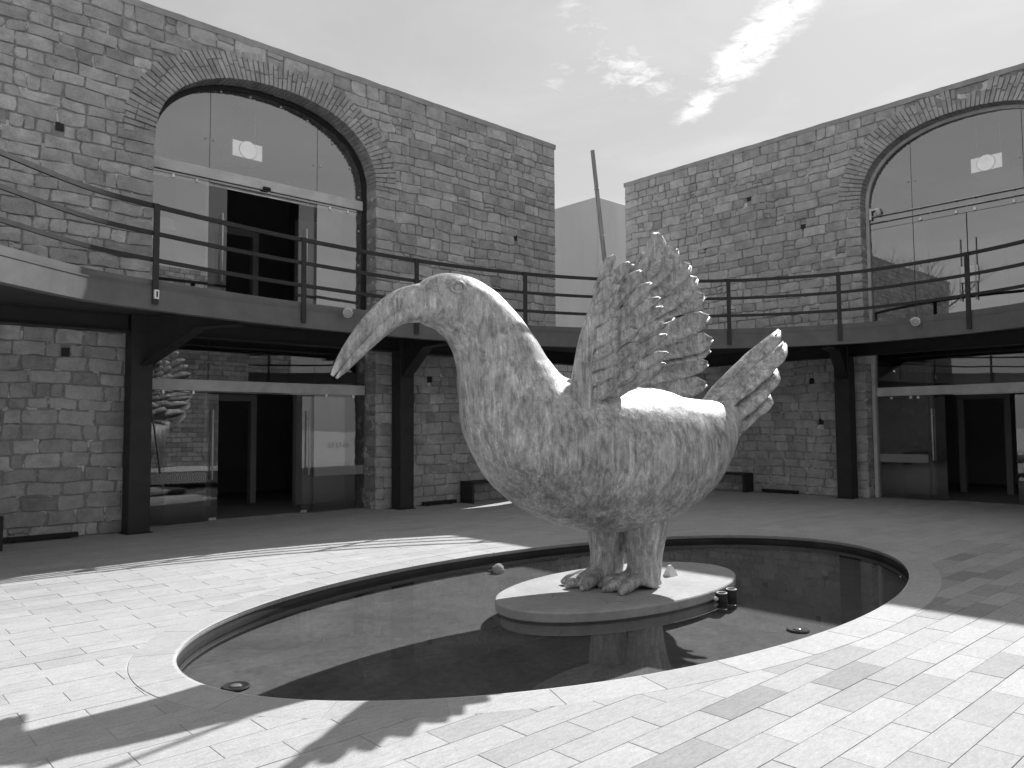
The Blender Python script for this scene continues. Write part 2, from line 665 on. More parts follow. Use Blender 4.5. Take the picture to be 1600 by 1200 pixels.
def dedupe(poly):
    out = []
    for p in poly:
        # drop repeated and collinear points
        if out and math.hypot(p[0] - out[-1][0], p[1] - out[-1][1]) < 1e-4:
            continue
        if len(out) > 1:
            a, b = out[-2], out[-1]
            if abs((b[0] - a[0]) * (p[1] - a[1]) - (b[1] - a[1]) * (p[0] - a[0])) < 1e-7:
                out[-1] = p
                continue
        out.append(p)
    return out if len(out) >= 3 else None


def trim(x0, x1, y0, y1):
    """rectangle minus the outer coping ellipse"""
    def inside(x, y):
        return ((x - PC[0]) / OA) ** 2 + ((y - PC[1]) / OB) ** 2 < 1
    corners = [inside(x, y) for x in (x0, x1) for y in (y0, y1)]
    mids = [inside(x0 + (x1 - x0) * i / 6, y) for i in range(7) for y in (y0, (y0 + y1) / 2, y1)]
    if not any(mids):
        return [(x0, y0), (x1, y0), (x1, y1), (x0, y1)]
    if all(corners):
        return None
    up = (y0 + y1) / 2 > PC[1]
    if y0 < PC[1] < y1 or abs((y0 + y1) / 2 - PC[1]) < 0.45:
        # near a pointed end: cut across the slab
        left = (x0 + x1) / 2 < PC[0]
        edge, far = [], []
        for i in range(13):
            y = y0 + (y1 - y0) * i / 12
            q = 1 - ((y - PC[1]) / OB) ** 2
            xe = PC[0] + (-1 if left else 1) * OA * math.sqrt(max(q, 0))
            if left:
                e = min(x1, xe)
                if e > x0 + 0.002:
                    edge.append((e, y))
                    far.append((x0, y))
            else:
                e = max(x0, xe)
                if e < x1 - 0.002:
                    edge.append((e, y))
                    far.append((x1, y))
        if len(edge) < 2:
            return None
        return dedupe(edge + far[::-1] if left else far + edge[::-1])
    edge, far = [], []
    for i in range(25):
        x = x0 + (x1 - x0) * i / 24
        q = 1 - ((x - PC[0]) / OA) ** 2
        ye = PC[1] + (1 if up else -1) * OB * math.sqrt(q) if q > 0 else PC[1]
        if up:
            e = max(y0, ye)
            if e < y1 - 0.001:
                edge.append((x, e))
                far.append((x, y1))
        else:
            e = min(y1, ye)
            if e > y0 + 0.001:
                edge.append((x, e))
                far.append((x, y0))
    if len(edge) < 2:
        return None
    poly = edge + far[::-1]
    if not up:
        poly = poly[::-1]
    return dedupe(poly)


rng = random.Random(5)
slabs = []
j0, j1 = -12, 66
for j in range(j0, j1):
    y0 = 0.135 + j * SWD
    y1 = y0 + SWD
    off = (0.0 if j % 2 else SL / 2) + rng.uniform(-0.03, 0.03) - 0.02
    i = -6
    while True:
        x0 = off + i * SL
        i += 1
        if x0 > 17.4:
            break
        x1 = x0 + SL
        if x1 < -3:
            continue
        g = 0.0017
        poly = trim(x0 + g, x1 - g, y0 + g, y1 - g)
        if not poly or y0 > 13.2:
            continue
        cx, cy = (x0 + x1) / 2, (y0 + y1) / 2
        pr = project((cx, cy, 0))
        vis = in_frame((cx, cy, 0), 60)
        big_px = (1e6 / (pr[2] ** 3)) if (pr and vis) else 0
        nv = mnoise.noise((cx * 0.35, cy * 0.35, 3.0))
        # smoother pale stone west of the pool, mixed tones on the near side
        mix = 1.0 if (cy < 3.4 and cx > 2.2) else 0.35
        tone = (0.56 if mix > 0.9 else 0.86) + 0.16 * nv + mix * rng.choice((0, 0, 0, -0.1, -0.22, -0.42, 0.14, 0.2, -0.55 if rng.random() < 0.5 else 0)) + rng.uniform(-0.05, 0.05)
        slabs.append((big_px, poly, max(0.0, min(1.0, tone)), rng.uniform(-0.0012, 0.0012)))
slabs.sort(key=lambda s: -s[0])
rest = MB()
for idx, (bp, poly, tone, dz) in enumerate(slabs):
    vs, fs = prism(poly, dz, -0.02, 0.002, tone)
    if idx < 300:
        MB().add(vs, fs, tone).build('paving_slab', 'paving_stone', plaza, recalc=True)
    else:
        rest.add(vs, fs, tone)
o = rest.build('paving_field', 'paving_stone', plaza, recalc=True)
tag(o, kind='stuff')

# coping stones
pool = empty('pool_basin', (PC[0], PC[1], 0))
tag(pool, kind='structure')
NC = 34
ts = []
acc, lastp = [0.0], ell(0, CW / 2)
FINE = 1440
for k in range(1, FINE + 1):
    p = ell(2 * math.pi * k / FINE, CW / 2)
    acc.append(acc[-1] + math.hypot(p[0] - lastp[0], p[1] - lastp[1]))
    lastp = p
for c_ in range(NC + 1):
    tgt = acc[-1] * c_ / NC
    k = min(range(len(acc)), key=lambda i: abs(acc[i] - tgt)) if c_ < NC else FINE
    ts.append(2 * math.pi * k / FINE)
for c_ in range(NC):
    a0, a1 = ts[c_] + 0.0009, ts[c_ + 1] - 0.0009
    n = 7
    tone = 0.74 + rng.uniform(-0.14, 0.16)
    prof = ((CW, -0.02), (CW, -0.004), (CW - 0.004, 0.0), (0.022, 0.001), (0.009, -0.003), (0.001, -0.012), (0.0, -0.024), (0.006, -0.045), (0.03, -0.05))
    vs = []
    for i in range(n):
        a = a0 + (a1 - a0) * i / (n - 1)
        for g, z in prof:
            x, y = ell(a, g)
            vs.append((x, y, z))
    q = len(prof)
    fs = [(i * q + k, i * q + k + 1, (i + 1) * q + k + 1, (i + 1) * q + k) for i in range(n - 1) for k in range(q - 1)]
    fs += [tuple(range(q)), tuple((n - 1) * q + k for k in range(q - 1, -1, -1))]
    cs = MB().add(vs, fs, tone).build('coping_stone', 'paving_stone', pool)
# basin wall and bed
m = MB()
for k in range(NE):
    a = 2 * math.pi * k / NE
    for g, z in ((0.012, -0.03), (0.012, BED_Z - 0.01), (0.10, BED_Z - 0.01), (0.10, -0.03)):
        x, y = ell(a, g)
        m.v.append((x, y, z))
for k in range(NE):
    j = (k + 1) % NE
    for q in range(4):
        m.f.append((k * 4 + q, k * 4 + (q + 1) % 4, j * 4 + (q + 1) % 4, j * 4 + q))
        m.t.append(0.5)
m.build('basin_wall', 'pool_wall_dark', pool, smooth=False)
m = MB()
m.add([(ell(2 * math.pi * k / NE, 0.05)[0], ell(2 * math.pi * k / NE, 0.05)[1], BED_Z) for k in range(NE)], [tuple(range(NE))])
m.add([(ell(2 * math.pi * k / NE, 0.05)[0], ell(2 * math.pi * k / NE, 0.05)[1], BED_Z - 0.1) for k in range(NE)], [tuple(range(NE - 1, -1, -1))])
m.build('basin_floor', 'pool_concrete', pool, recalc=False)
m = MB()
m.add([(ell(2 * math.pi * k / NE, 0.011)[0], ell(2 * math.pi * k / NE, 0.011)[1], WATER_Z) for k in range(NE)], [tuple(range(NE))])
tag(m.build('water', 'pond_water', None, recalc=False), kind='structure')

# ------------------------------------------------------------------ stone facades with tall arched openings
LY = 13.11        # plane of the left-hand facade (faces -Y)
RX = 17.30        # plane of the right-hand facade (faces -X)
DECK = 3.60


class Facade:
    def __init__(self, name, label, side, s_lo, s_hi, top, o0, o1, spring, rise, seed):
        self.side, self.s_lo, self.s_hi, self.top = side, s_lo, s_hi, top
        self.o0, self.o1, self.spring, self.rise = o0, o1, spring, rise
        self.c, self.a = (o0 + o1) / 2, (o1 - o0) / 2
        self.rng = random.Random(seed)
        self.root = empty(name, self.P((s_lo + s_hi) / 2, 0, -0.35))
        tag(self.root, label, 'building')

    def warp(self, s, z):
        k = min(1.0, max(0.0, min(abs(s - self.o0), abs(s - self.o1)) / 0.5)) if z < self.spring + 0.4 else 1.0
        k *= min(1.0, max(0.0, (self.top - z) / 0.3)) * min(1.0, z / 0.3)
        k *= min(1.0, max(0.0, (s - self.s_lo) / 0.3)) * min(1.0, max(0.0, (self.s_hi - s) / 0.3))
        o = 0.0 if self.side == 'L' else 40.0
        return (s + 0.5 * k * 0.055 * mnoise.noise((s * 1.7 + o, z * 2.6, 2.0)),
                z + k * (0.055 * mnoise.noise((s * 0.55 + o, z * 0.8, 7.0)) + 0.030 * mnoise.noise((s * 2.3 + o, z * 2.1, 9.0))))

    def P(self, s, z, d):
        """s along the wall, z up, d out of the wall towards the court"""
        return (s, LY - d, z) if self.side == 'L' else (RX - d, s, z)

    def arch_z(self, s, g=0.0):
        q = abs(s - self.c) / (self.a + g)
        if q >= 1:
            return self.spring
        return self.spring + (self.rise + g) * (1 - q ** 2.25) ** (1 / 2.25)

    def arch_pts(self, n, g=0.0):
        out = []
        for k in range(n + 1):
            t_ = math.pi * k / n
            cx, sy = math.cos(t_), math.sin(t_)
            e = 2 / 2.25
            out.append((self.c - (self.a + g) * math.copysign(abs(cx) ** e, cx), self.spring + (self.rise + g) * abs(sy) ** e))
        return out

    def core(self):
        m = MB()
        P = self.P
        T = 0.70
        g = 0.012
        pts = self.arch_pts(48, g)
        for d in (-0.022, -T):
            m.add([P(self.s_lo, 0, d), P(self.o0 - g, 0, d), P(self.o0 - g, self.top, d), P(self.s_lo, self.top, d)], [(0, 1, 2, 3)])
            m.add([P(self.o1 + g, 0, d), P(self.s_hi, 0, d), P(self.s_hi, self.top, d), P(self.o1 + g, self.top, d)], [(0, 1, 2, 3)])
            for (s0, z0), (s1, z1) in zip(pts[:-1], pts[1:]):
                m.add([P(s0, z0, d), P(s1, z1, d), P(s1, self.top, d), P(s0, self.top, d)], [(0, 1, 2, 3)])
        path = [(self.o0 - g, 0)] + pts + [(self.o1 + g, 0)]
        for (s0, z0), (s1, z1) in zip(path[:-1], path[1:]):
            m.add([P(s0, z0, -0.022), P(s1, z1, -0.022), P(s1, z1, -T), P(s0, z0, -T)], [(0, 1, 2, 3)])
        for s in (self.s_lo, self.s_hi):
            m.add([P(s, 0, -0.022), P(s, self.top, -0.022), P(s, self.top, -T), P(s, 0, -T)], [(0, 1, 2, 3)])
        m.add([P(self.s_lo, self.top, -0.022), P(self.s_hi, self.top, -0.022), P(self.s_hi, self.top, -T), P(self.s_lo, self.top, -T)], [(0, 1, 2, 3)])
        me = m.mesh('wall_core')
        bm = bmesh.new()
        bm.from_mesh(me)
        bmesh.ops.remove_doubles(bm, verts=list(bm.verts), dist=1e-4)
        bmesh.ops.recalc_face_normals(bm, faces=list(bm.faces))
        bm.to_mesh(me)
        bm.free()
        link('wall_core', me, 'mortar', self.root)

    def stone(self, s0, s1, z0, z1, depth, front):
        """one hand-cut block: uneven outline, arrises worn back, face slightly pillowed"""
        r = self.rng
        w, h = s1 - s0, z1 - z0
        nx = 3 if w > 0.3 else 2
        j = min(0.016, 0.08 * min(w, h))
        ring = []
        for i in range(nx):
            ring.append((s0 + w * i / nx, z0 + r.uniform(-j, j) * 0.7))
        ring.append((s1, z0))
        ring.append((s1 + r.uniform(-j, j), (z0 + z1) / 2))
        for i in range(nx):
            ring.append((s1 - w * i / nx, z1 + r.uniform(-j, j) * 0.7))
        ring.append((s0, z1))
        ring.append((s0 + r.uniform(-j, j), (z0 + z1) / 2))
        ring = [self.warp(*p) for p in ring]
        cs, cz = self.warp((s0 + s1) / 2, (z0 + z1) / 2)
        corners = {0, nx, nx + 2, 2 * nx + 2}
        out = []
        for k, (s, z) in enumerate(ring):
            f = r.uniform(0.002, 0.030) if k in corners else r.uniform(0, 0.006)
            ds, dz = cs - s, cz - z
            l = math.hypot(ds, dz) or 1
            out.append((s + ds / l * f, z + dz / l * f))
        n = len(out)
        b = r.uniform(0.007, 0.015)
        vs = [self.P(s, z, -depth) for s, z in out]
        vs += [self.P(s, z, front - b * 1.1) for s, z in out]
        inn = []
        for s, z in out:
            ds, dz = cs - s, cz - z
            l = math.hypot(ds, dz) or 1
            inn.append(self.P(s + ds / l * b * 1.2, z + dz / l * b, front + r.uniform(-0.004, 0.003)))
        vs += inn
        vs.append(self.P(cs + r.uniform(-.2, .2) * w, cz + r.uniform(-.15, .15) * h, front + r.uniform(0.000, 0.011)))
        fs = []
        for k in range(n):
            q = (k + 1) % n
            fs.append((k, q, n + q, n + k))
            fs.append((n + k, n + q, 2 * n + q, 2 * n + k))
            fs.append((2 * n + k, 2 * n + q, 3 * n))
        return vs, fs

    def masonry(self, ring_w, holes):
        r = self.rng
        z = 0.0
        items = []
        rows = []
        while z < self.top - 0.10:
            h = r.choice((0.17, 0.19, 0.20, 0.21, 0.22, 0.24))
            if self.top - (z + h) < 0.12:
                h = self.top - z
            rows.append((z, z + h))
            z += h
        g = 0.0045
        for (z0, z1) in rows:
            zm = z0 + 0.35 * (z1 - z0)
            spans = []
            if z0 < self.spring:
                spans = [(self.s_lo, self.o0, False, True), (self.o1, self.s_hi, True, False)]
            else:
                gg = ring_w - 0.03
                if zm >= self.spring + self.rise + gg:
                    spans = [(self.s_lo, self.s_hi, False, False)]
                else:
                    q = max(0.0, 1 - ((zm - self.spring) / (self.rise + gg)) ** 2.25) ** (1 / 2.25)
                    hw = q * (self.a + gg)
                    spans = [(self.s_lo, self.c - hw, False, False), (self.c + hw, self.s_hi, False, False)]
            for (a, b, jl, jr) in spans:
                cuts = [a]
                while b - cuts[-1] > 0.62:
                    l = r.choice((0.17, 0.22, 0.30, 0.36, 0.42, 0.46, 0.52, 0.58)) * r.uniform(0.9, 1.1)
                    if b - cuts[-1] - l < 0.16:
                        break
                    cuts.append(cuts[-1] + l)
                cuts.append(b)
                drift = r.uniform(-0.008, 0.008)
                for k in range(len(cuts) - 1):
                    s0, s1 = cuts[k], cuts[k + 1]
                    jamb = (jl and k == 0) or (jr and k == len(cuts) - 2)
                    split = (not jamb) and (s1 - s0) < 0.34 and r.random() < 0.12
                    cells = [(z0, z1)] if not split else [(z0, (z0 + z1) / 2), ((z0 + z1) / 2, z1)]
                    for (c0, c1) in cells:
                        dk = r.uniform(-0.012, 0.012)
                        q0, q1 = c0 + g * 0.8 + drift * 0.5, c1 - g * 0.8 + drift * 0.5
                        if k == 0 and jl:
                            p0, p1 = s0 + 0.002, s1 - g
                        elif jr and k == len(cuts) - 2:
                            p0, p1 = s0 + g, s1 - 0.002
                        else:
                            p0, p1 = s0 + g + dk * 0.3, s1 - g + dk * 0.3
                        if p1 - p0 < 0.05:
                            continue
                        hole = any(p0 < hs < p1 and q0 < hz < q1 for hs, hz in holes)
                        tone = min(1, max(0, 0.52 + r.gauss(0, 0.19) + 0.16 * mnoise.noise((s0 * .4, z0 * .4, 5.0))))
                        if hole:
                            hs, hz = [(a_, b_) for a_, b_ in holes if p0 < a_ < p1 and q0 < b_ < q1][0]
                            for (e0, e1) in ((p0, hs - 0.06), (hs + 0.06, p1)):
                                if e1 - e0 > 0.06:
                                    items.append((e0, e1, q0, q1, 0.05, tone))
                            continue
                        items.append((p0, p1, q0, q1, 0.36 if jamb else 0.05, tone))
        scored = []
        for it in items:
            s, zz = (it[0] + it[1]) / 2, (it[2] + it[3]) / 2
            p = self.P(s, zz, 0)
            pr = project(p)
            vis = in_frame(p, 0) and not (2.9 < zz < 3.75) and zz > 0.2
            scored.append(((it[1] - it[0]) * (it[3] - it[2]) / pr[2] ** 2 if vis else 0.0, it))
        scored.sort(key=lambda q: -q[0])
        rest = MB()
        for i, (sc_, it) in enumerate(scored):
            vs, fs = self.stone(it[0], it[1], it[2], it[3], it[4], r.uniform(-0.004, 0.010))
            if i < 300 and sc_ > 0:
                MB().add(vs, fs, it[5]).build('stone', 'wall_stone', self.root)
            else:
                rest.add(vs, fs, it[5])
        tag(rest.build('stone_field', 'wall_stone', self.root), kind='stuff')

    def bricks(self, ring_w):
        """two rows of thin bricks on edge round the arch"""
        r = self.rng
        pts = self.arch_pts(600, 0.0)
        acc = [0.0]
        for a, b in zip(pts[:-1], pts[1:]):
            acc.append(acc[-1] + math.hypot(b[0] - a[0], b[1] - a[1]))
        n = int(acc[-1] / 0.082)
        k = 0
        outs = self.arch_pts(600, ring_w)
        for i in range(n):
            t0 = acc[-1] * (i + 0.10) / n
            t1 = acc[-1] * (i + 0.90) / n

            def at(tt):
                nonlocal k
                k = 0
                lo, hi = 0, len(acc) - 1
                while lo < hi - 1:
                    mid = (lo + hi) // 2
                    if acc[mid] <= tt:
                        lo = mid
                    else:
                        hi = mid
                f = (tt - acc[lo]) / max(acc[hi] - acc[lo], 1e-9)
                i_ = (pts[lo][0] + (pts[hi][0] - pts[lo][0]) * f, pts[lo][1] + (pts[hi][1] - pts[lo][1]) * f)
                o_ = (outs[lo][0] + (outs[hi][0] - outs[lo][0]) * f, outs[lo][1] + (outs[hi][1] - outs[lo][1]) * f)
                return i_, o_
            (i0, o0), (i1, o1) = at(t0), at(t1)
            cut = r.choice((0.42, 0.5, 0.58, 0.36, 0.64))
            end = r.uniform(0.93, 1.06)
            for (f0, f1) in ((0.0, cut - 0.012), (cut + 0.012, end)):
                a_ = (i0[0] + (o0[0] - i0[0]) * f0, i0[1] + (o0[1] - i0[1]) * f0)
                b_ = (i1[0] + (o1[0] - i1[0]) * f0, i1[1] + (o1[1] - i1[1]) * f0)
                c_ = (i1[0] + (o1[0] - i1[0]) * f1, i1[1] + (o1[1] - i1[1]) * f1)
                d_ = (i0[0] + (o0[0] - i0[0]) * f1, i0[1] + (o0[1] - i0[1]) * f1)
                if max(c_[1], d_[1]) > self.top - 0.03:
                    continue
                fr = r.uniform(0.006, 0.020)
                jj = lambda: r.uniform(-0.006, 0.006)
                quad = [(p[0] + jj(), p[1] + jj()) for p in (a_, b_, c_, d_)]
                cs = sum(p[0] for p in quad) / 4
                cz = sum(p[1] for p in quad) / 4
                inn = [(cs + (p[0] - cs) * 0.9, cz + (p[1] - cz) * 0.9) for p in quad]
                vs = [self.P(s, z, -0.33) for s, z in quad] + [self.P(s, z, fr - 0.006) for s, z in quad] + [self.P(s, z, fr) for s, z in inn]
                fs = [(8, 9, 10, 11)]
                for q in range(4):
                    w = (q + 1) % 4
                    fs += [(q, w, 4 + w, 4 + q), (4 + q, 4 + w, 8 + w, 8 + q)]
                tone = min(1, max(0, 0.5 + r.gauss(0, 0.17)))
                MB().add(vs, fs, tone).build('brick', 'brick_stone', self.root)

    def cap(self):
        """thin rendered capping with a wavering edge"""
        r = self.rng
        m = MB()
        n = int((self.s_hi - self.s_lo) / 0.12)
        rows = []
        for i in range(n + 1):
            s = self.s_lo - 0.02 + (self.s_hi - self.s_lo + 0.04) * i / n
            w = 0.012 * mnoise.noise((s * 2.3, 1.0, 0.0)) + 0.006 * mnoise.noise((s * 9.0, 2.0, 0.0))
            lo = -0.055 + 0.02 * mnoise.noise((s * 3.1, 5.0, 0.0))
            rows.append([self.P(s, self.top + lo, 0.016), self.P(s, self.top + 0.055 + w, 0.018), self.P(s, self.top + 0.075 + w, -0.02),
                         self.P(s, self.top + 0.08, -0.66), self.P(s, self.top + 0.06, -0.72), self.P(s, self.top + lo, -0.72)])
        for i in range(n):
            vs = rows[i] + rows[i + 1]
            m.add(vs, [(k, (k + 1) % 6, 6 + (k + 1) % 6, 6 + k) for k in range(6)])
        m.add(rows[0], [tuple(range(6))])
        m.add(rows[-1], [tuple(range(5, -1, -1))])
        me = m.mesh('wall_cap')
        bm = bmesh.new()
        bm.from_mesh(me)
        bmesh.ops.remove_doubles(bm, verts=list(bm.verts), dist=1e-5)
        bmesh.ops.recalc_face_normals(bm, faces=list(bm.faces))
        bm.to_mesh(me)
        bm.free()
        link('wall_cap', me, 'cap_plaster', self.root)

    def pbox(self, m, s0, s1, z0, z1, d0, d1, tone=0.5, bev=0.0):
        a, b = self.P(s0, z0, d0), self.P(s1, z1, d1)
        m.box(min(a[0], b[0]), max(a[0], b[0]), min(a[1], b[1]), max(a[1], b[1]), z0, z1, tone, bev)
        return m

    def rooms(self):
        P = self.P
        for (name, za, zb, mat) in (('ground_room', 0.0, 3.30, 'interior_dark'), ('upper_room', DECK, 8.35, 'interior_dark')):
            s0, s1, d0, d1 = self.o0 - 1.2, self.o1 + 1.2, -0.702, -6.2
            m = MB()
            m.add([P(s0, za, d0), P(s1, za, d0), P(s1, za, d1), P(s0, za, d1)], [(0, 1, 2, 3)])
            m.add([P(s0, zb, d0), P(s1, zb, d0), P(s1, zb, d1), P(s0, zb, d1)], [(0, 1, 2, 3)])
            m.add([P(s0, za, d1), P(s1, za, d1), P(s1, zb, d1), P(s0, zb, d1)], [(0, 1, 2, 3)])
            for s in (s0, s1):
                m.add([P(s, za, d0), P(s, za, d1), P(s, zb, d1), P(s, zb, d0)], [(0, 1, 2, 3)])
            # outer skin so that no daylight leaks in
            e = 0.12
            m2 = MB()
            self.pbox(m2, s0 - e, s0 - 0.004, za - 0.0, zb + e, d0, d1 - e)
            self.pbox(m2, s1 + 0.004, s1 + e, za, zb + e, d0, d1 - e)
            self.pbox(m2, s0, s1, za, zb, d1 - e, d1 - 0.004)
            self.pbox(m2, s0, s1, zb + 0.004, zb + e, d0, d1)
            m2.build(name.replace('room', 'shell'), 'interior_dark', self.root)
            if za > 0:
                m3 = MB()
                self.pbox(m3, s0 - e, s1 + e, za - 0.18, za - 0.004, -0.45, d1)
                m3.build('floor_slab', 'interior_dark', self.root)
            m.build(name, mat, self.root, recalc=False)
            # doorway trim and pale partition inside
            m4 = MB()
            ds = self.c + (0.5 if self.side == 'L' else 0.7)
            self.pbox(m4, ds - 0.55, ds - 0.42, za + 0.004, za + 2.2, -3.2, -3.05)
            self.pbox(m4, ds + 0.42, ds + 0.55, za + 0.004, za + 2.2, -3.2, -3.05)
            self.pbox(m4, ds - 0.55, ds + 0.55, za + 2.203, za + 2.34, -3.2, -3.05)
            m4.build('door_surround', 'interior_plaster' if self.side == 'L' else 'interior_dark', self.root)
            m5 = MB()
            if self.side == 'L':
                self.pbox(m5, self.o1 - 0.65, self.o1 + 1.18, za + 0.004, za + 2.5, -2.2, -2.05)
            else:
                self.pbox(m5, self.o1 - 0.75, self.o1 + 1.18, za + 0.004, za + 3.0, -1.9, -1.75)
                self.pbox(m5, self.c - 1.3, self.c - 0.6, za + 0.004, za + 2.8, -3.6, -3.4)
                self.pbox(m5, self.c - 2.6, self.c - 1.7, za + 0.004, za + 2.8, -3.6, -3.4)
            m5.build('partition', 'interior_plaster', self.root)


FL = Facade('stone_facade', 'shaded rubble-stone facade with the dark-framed arch and open sliding doors', 'L', -6.0, 13.55, 8.55, 4.12, 8.37, 6.40, 1.47, 3)
FR = Facade('stone_facade', 'rubble-stone facade beside the sky gap with the pale-framed arch, cut by the frame edge', 'R', -1.0, 13.95, 8.58, 3.03, 7.25, 6.50, 1.56, 8)
HOLES_L = ((2.74, 6.22), (2.9, 2.78), (12.2, 6.05), (9.71, 2.62))
HOLES_R = ((10.0, 7.30), (8.60, 6.30), (11.3, 6.22), (8.5, 2.64), (9.8, 2.06), (8.3, 1.69))
for F_, H_ in ((FL, HOLES_L), (FR, HOLES_R)):
    F_.core()
    F_.masonry(0.50, H_)
    F_.bricks(0.50)
    F_.cap()
    F_.rooms()
    for (hs, hz) in H_:
        m = MB()
        F_.pbox(m, hs - 0.055, hs + 0.055, hz - 0.065, hz + 0.065, -0.0215, -0.006)
        m.build('putlog_hole_shade', 'black_plastic', F_.root)  # black block in the stone gap, coloured as the shade inside the hole


# ------------------------------------------------------------------ glazing
def glazing(F_, name, label, cat, parts):
    root = empty(name, F_.P(F_.c, parts['z'], -0.40))
    tag(root, label, cat)
    return root


def pane_rect(F_, root, s0, s1, z0, z1, d, mat='door_glass', name='pane'):
    m = MB()
    F_.pbox(m, s0, s1, z0, z1, d - 0.006, d + 0.006)
    return m.build(name, mat, root)


def pane_arch(F_, root, s0, s1, z0, d, mat, g=-0.02):
    n = 18
    m = MB()
    fr, bk = [], []
    top = []
    for k in range(n + 1):
        s = s0 + (s1 - s0) * k / n
        top.append((s, F_.arch_z(s, g)))
    poly = [(s0, z0)] + top + [(s1, z0)]
    nn = len(poly)
    vs = [F_.P(s, z, d + 0.006) for s, z in poly] + [F_.P(s, z, d - 0.006) for s, z in poly]
    fs = [tuple(range(nn)), tuple(range(2 * nn - 1, nn - 1, -1))] + [(k, (k + 1) % nn, nn + (k + 1) % nn, nn + k) for k in range(nn)]
    m.add(vs, fs)
    return m.build('pane', mat, root)


def arch_frame(F_, root, mat, w, d, z0):
    m = MB()
    outer = [(F_.o0 + 0.004, z0)] + F_.arch_pts(56, -0.004) + [(F_.o1 - 0.004, z0)]
    inner = [(F_.o0 + w, z0)] + F_.arch_pts(56, -w) + [(F_.o1 - w, z0)]
    n = len(outer)
    vs = []
    for dd in (d + 0.04, d - 0.04):
        vs += [F_.P(s, z, dd) for s, z in outer] + [F_.P(s, z, dd) for s, z in inner]
    fs = []
    for k in range(n - 1):
        fs += [(k, k + 1, n + k + 1, n + k), (2 * n + k, 2 * n + k + 1, 3 * n + k + 1, 3 * n + k), (k, k + 1, 2 * n + k + 1, 2 * n + k), (n + k, n + k + 1, 3 * n + k + 1, 3 * n + k)]
    fs += [(0, n, 3 * n, 2 * n), (n - 1, 2 * n - 1, 4 * n - 1, 3 * n - 1)]
    m.add(vs, fs)
    return m.build('frame', mat, root)


def handle_pair(F_, root, s, z0, z1, d):
    for dd in (d + 0.07, d - 0.07):
        m = MB()
        m.tube([F_.P(s, z0, dd), F_.P(s, z1, dd)], 0.014, 10)
        for zz in (z0 + 0.15, z1 - 0.15):
            m.tube([F_.P(s, zz, d + (0.006 if dd > d else -0.006)), F_.P(s, zz, dd)], 0.008, 8)
        m.build('pull_handle', 'header_metal', root, smooth=True)


def clamp(F_, root, s, z, d, mat='brushed_steel'):
    m = MB()
    F_.pbox(m, s - 0.025, s + 0.025, z - 0.035, z + 0.035, d - 0.022, d + 0.022, bev=0.005)
    m.build('glass_clamp', mat, root)


def stud(F_, root, s, z, d):
    m = MB()
    m.tube([F_.P(s, z, d - 0.02), F_.P(s, z, d + 0.02)], [0.018, 0.022], 10)
    m.build('glass_stud', 'header_metal', root, smooth=True)


D0 = -0.40
# upper left: fixed arch lights over an automatic sliding door that stands open
r_ = glazing(FL, 'arched_glazing', 'arched upper glazing with an open sliding door above the walkway, dark arch frame', 'glass door', {'z': DECK})
arch_frame(FL, r_, 'dark_steel', 0.085, D0, DECK + 0.004)
for a, b in ((FL.o0 + 0.09, 5.165), (5.175, 7.265), (7.275, FL.o1 - 0.09)):
    pane_arch(FL, r_, a, b, 5.985, D0, 'tint_glass', -0.09)
for a, b in ((FL.o0 + 0.09, 5.165), (7.275, FL.o1 - 0.09)):
    p_ = pane_rect(FL, r_, a, b, DECK + 0.01, 5.975, D0, 'tint_glass')
    m = MB()
    FL.pbox(m, a + 0.005, b - 0.005, -0.075, 0.075, D0 + 0.0075, D0 + 0.0095)
    fb = m.build('frosted_band', 'frosted_film', p_)
    fb.location.z += DECK + 0.20
pane_rect(FL, r_, 4.62, 5.52, DECK + 0.01, 5.96, D0 - 0.06, name='sliding_leaf')
pane_rect(FL, r_, 6.92, 7.84, DECK + 0.01, 5.96, D0 - 0.06, name='sliding_leaf')
m = MB()
FL.pbox(m, FL.o0 + 0.09, FL.o1 - 0.09, 6.03, 6.22, D0 + 0.0065, D0 + 0.045, bev=0.006)
m.build('header_bar', 'header_metal', r_)
m = MB()
FL.pbox(m, FL.o0 + 0.09, FL.o1 - 0.09, 5.94, 6.0, D0 - 0.15, D0 - 0.08)
m.build('slide_track', 'brushed_steel', r_)
m = MB()
FL.pbox(m, 6.13, 6.29, 6.02, 6.09, D0 + 0.046, D0 + 0.09, bev=0.02)
m.build('motion_sensor', 'black_plastic', r_)
for s in (5.42, 7.06):
    handle_pair(FL, r_, s, 4.22, 5.46, D0 - 0.06)
for s in (4.55, 4.95, 7.55, 7.95):
    clamp(FL, r_, s, 5.955, D0)
for s, z in ((5.10, 6.75), (5.24, 6.75), (7.20, 6.75), (7.34, 6.75), (4.95, 7.55), (5.35, 7.66), (5.9, 7.72), (6.5, 7.70), (7.05, 7.58), (7.6, 7.26), (8.0, 6.85), (8.2, 6.3), (8.2, 5.6), (8.2, 4.9)):
    stud(FL, r_, s, z, D0)

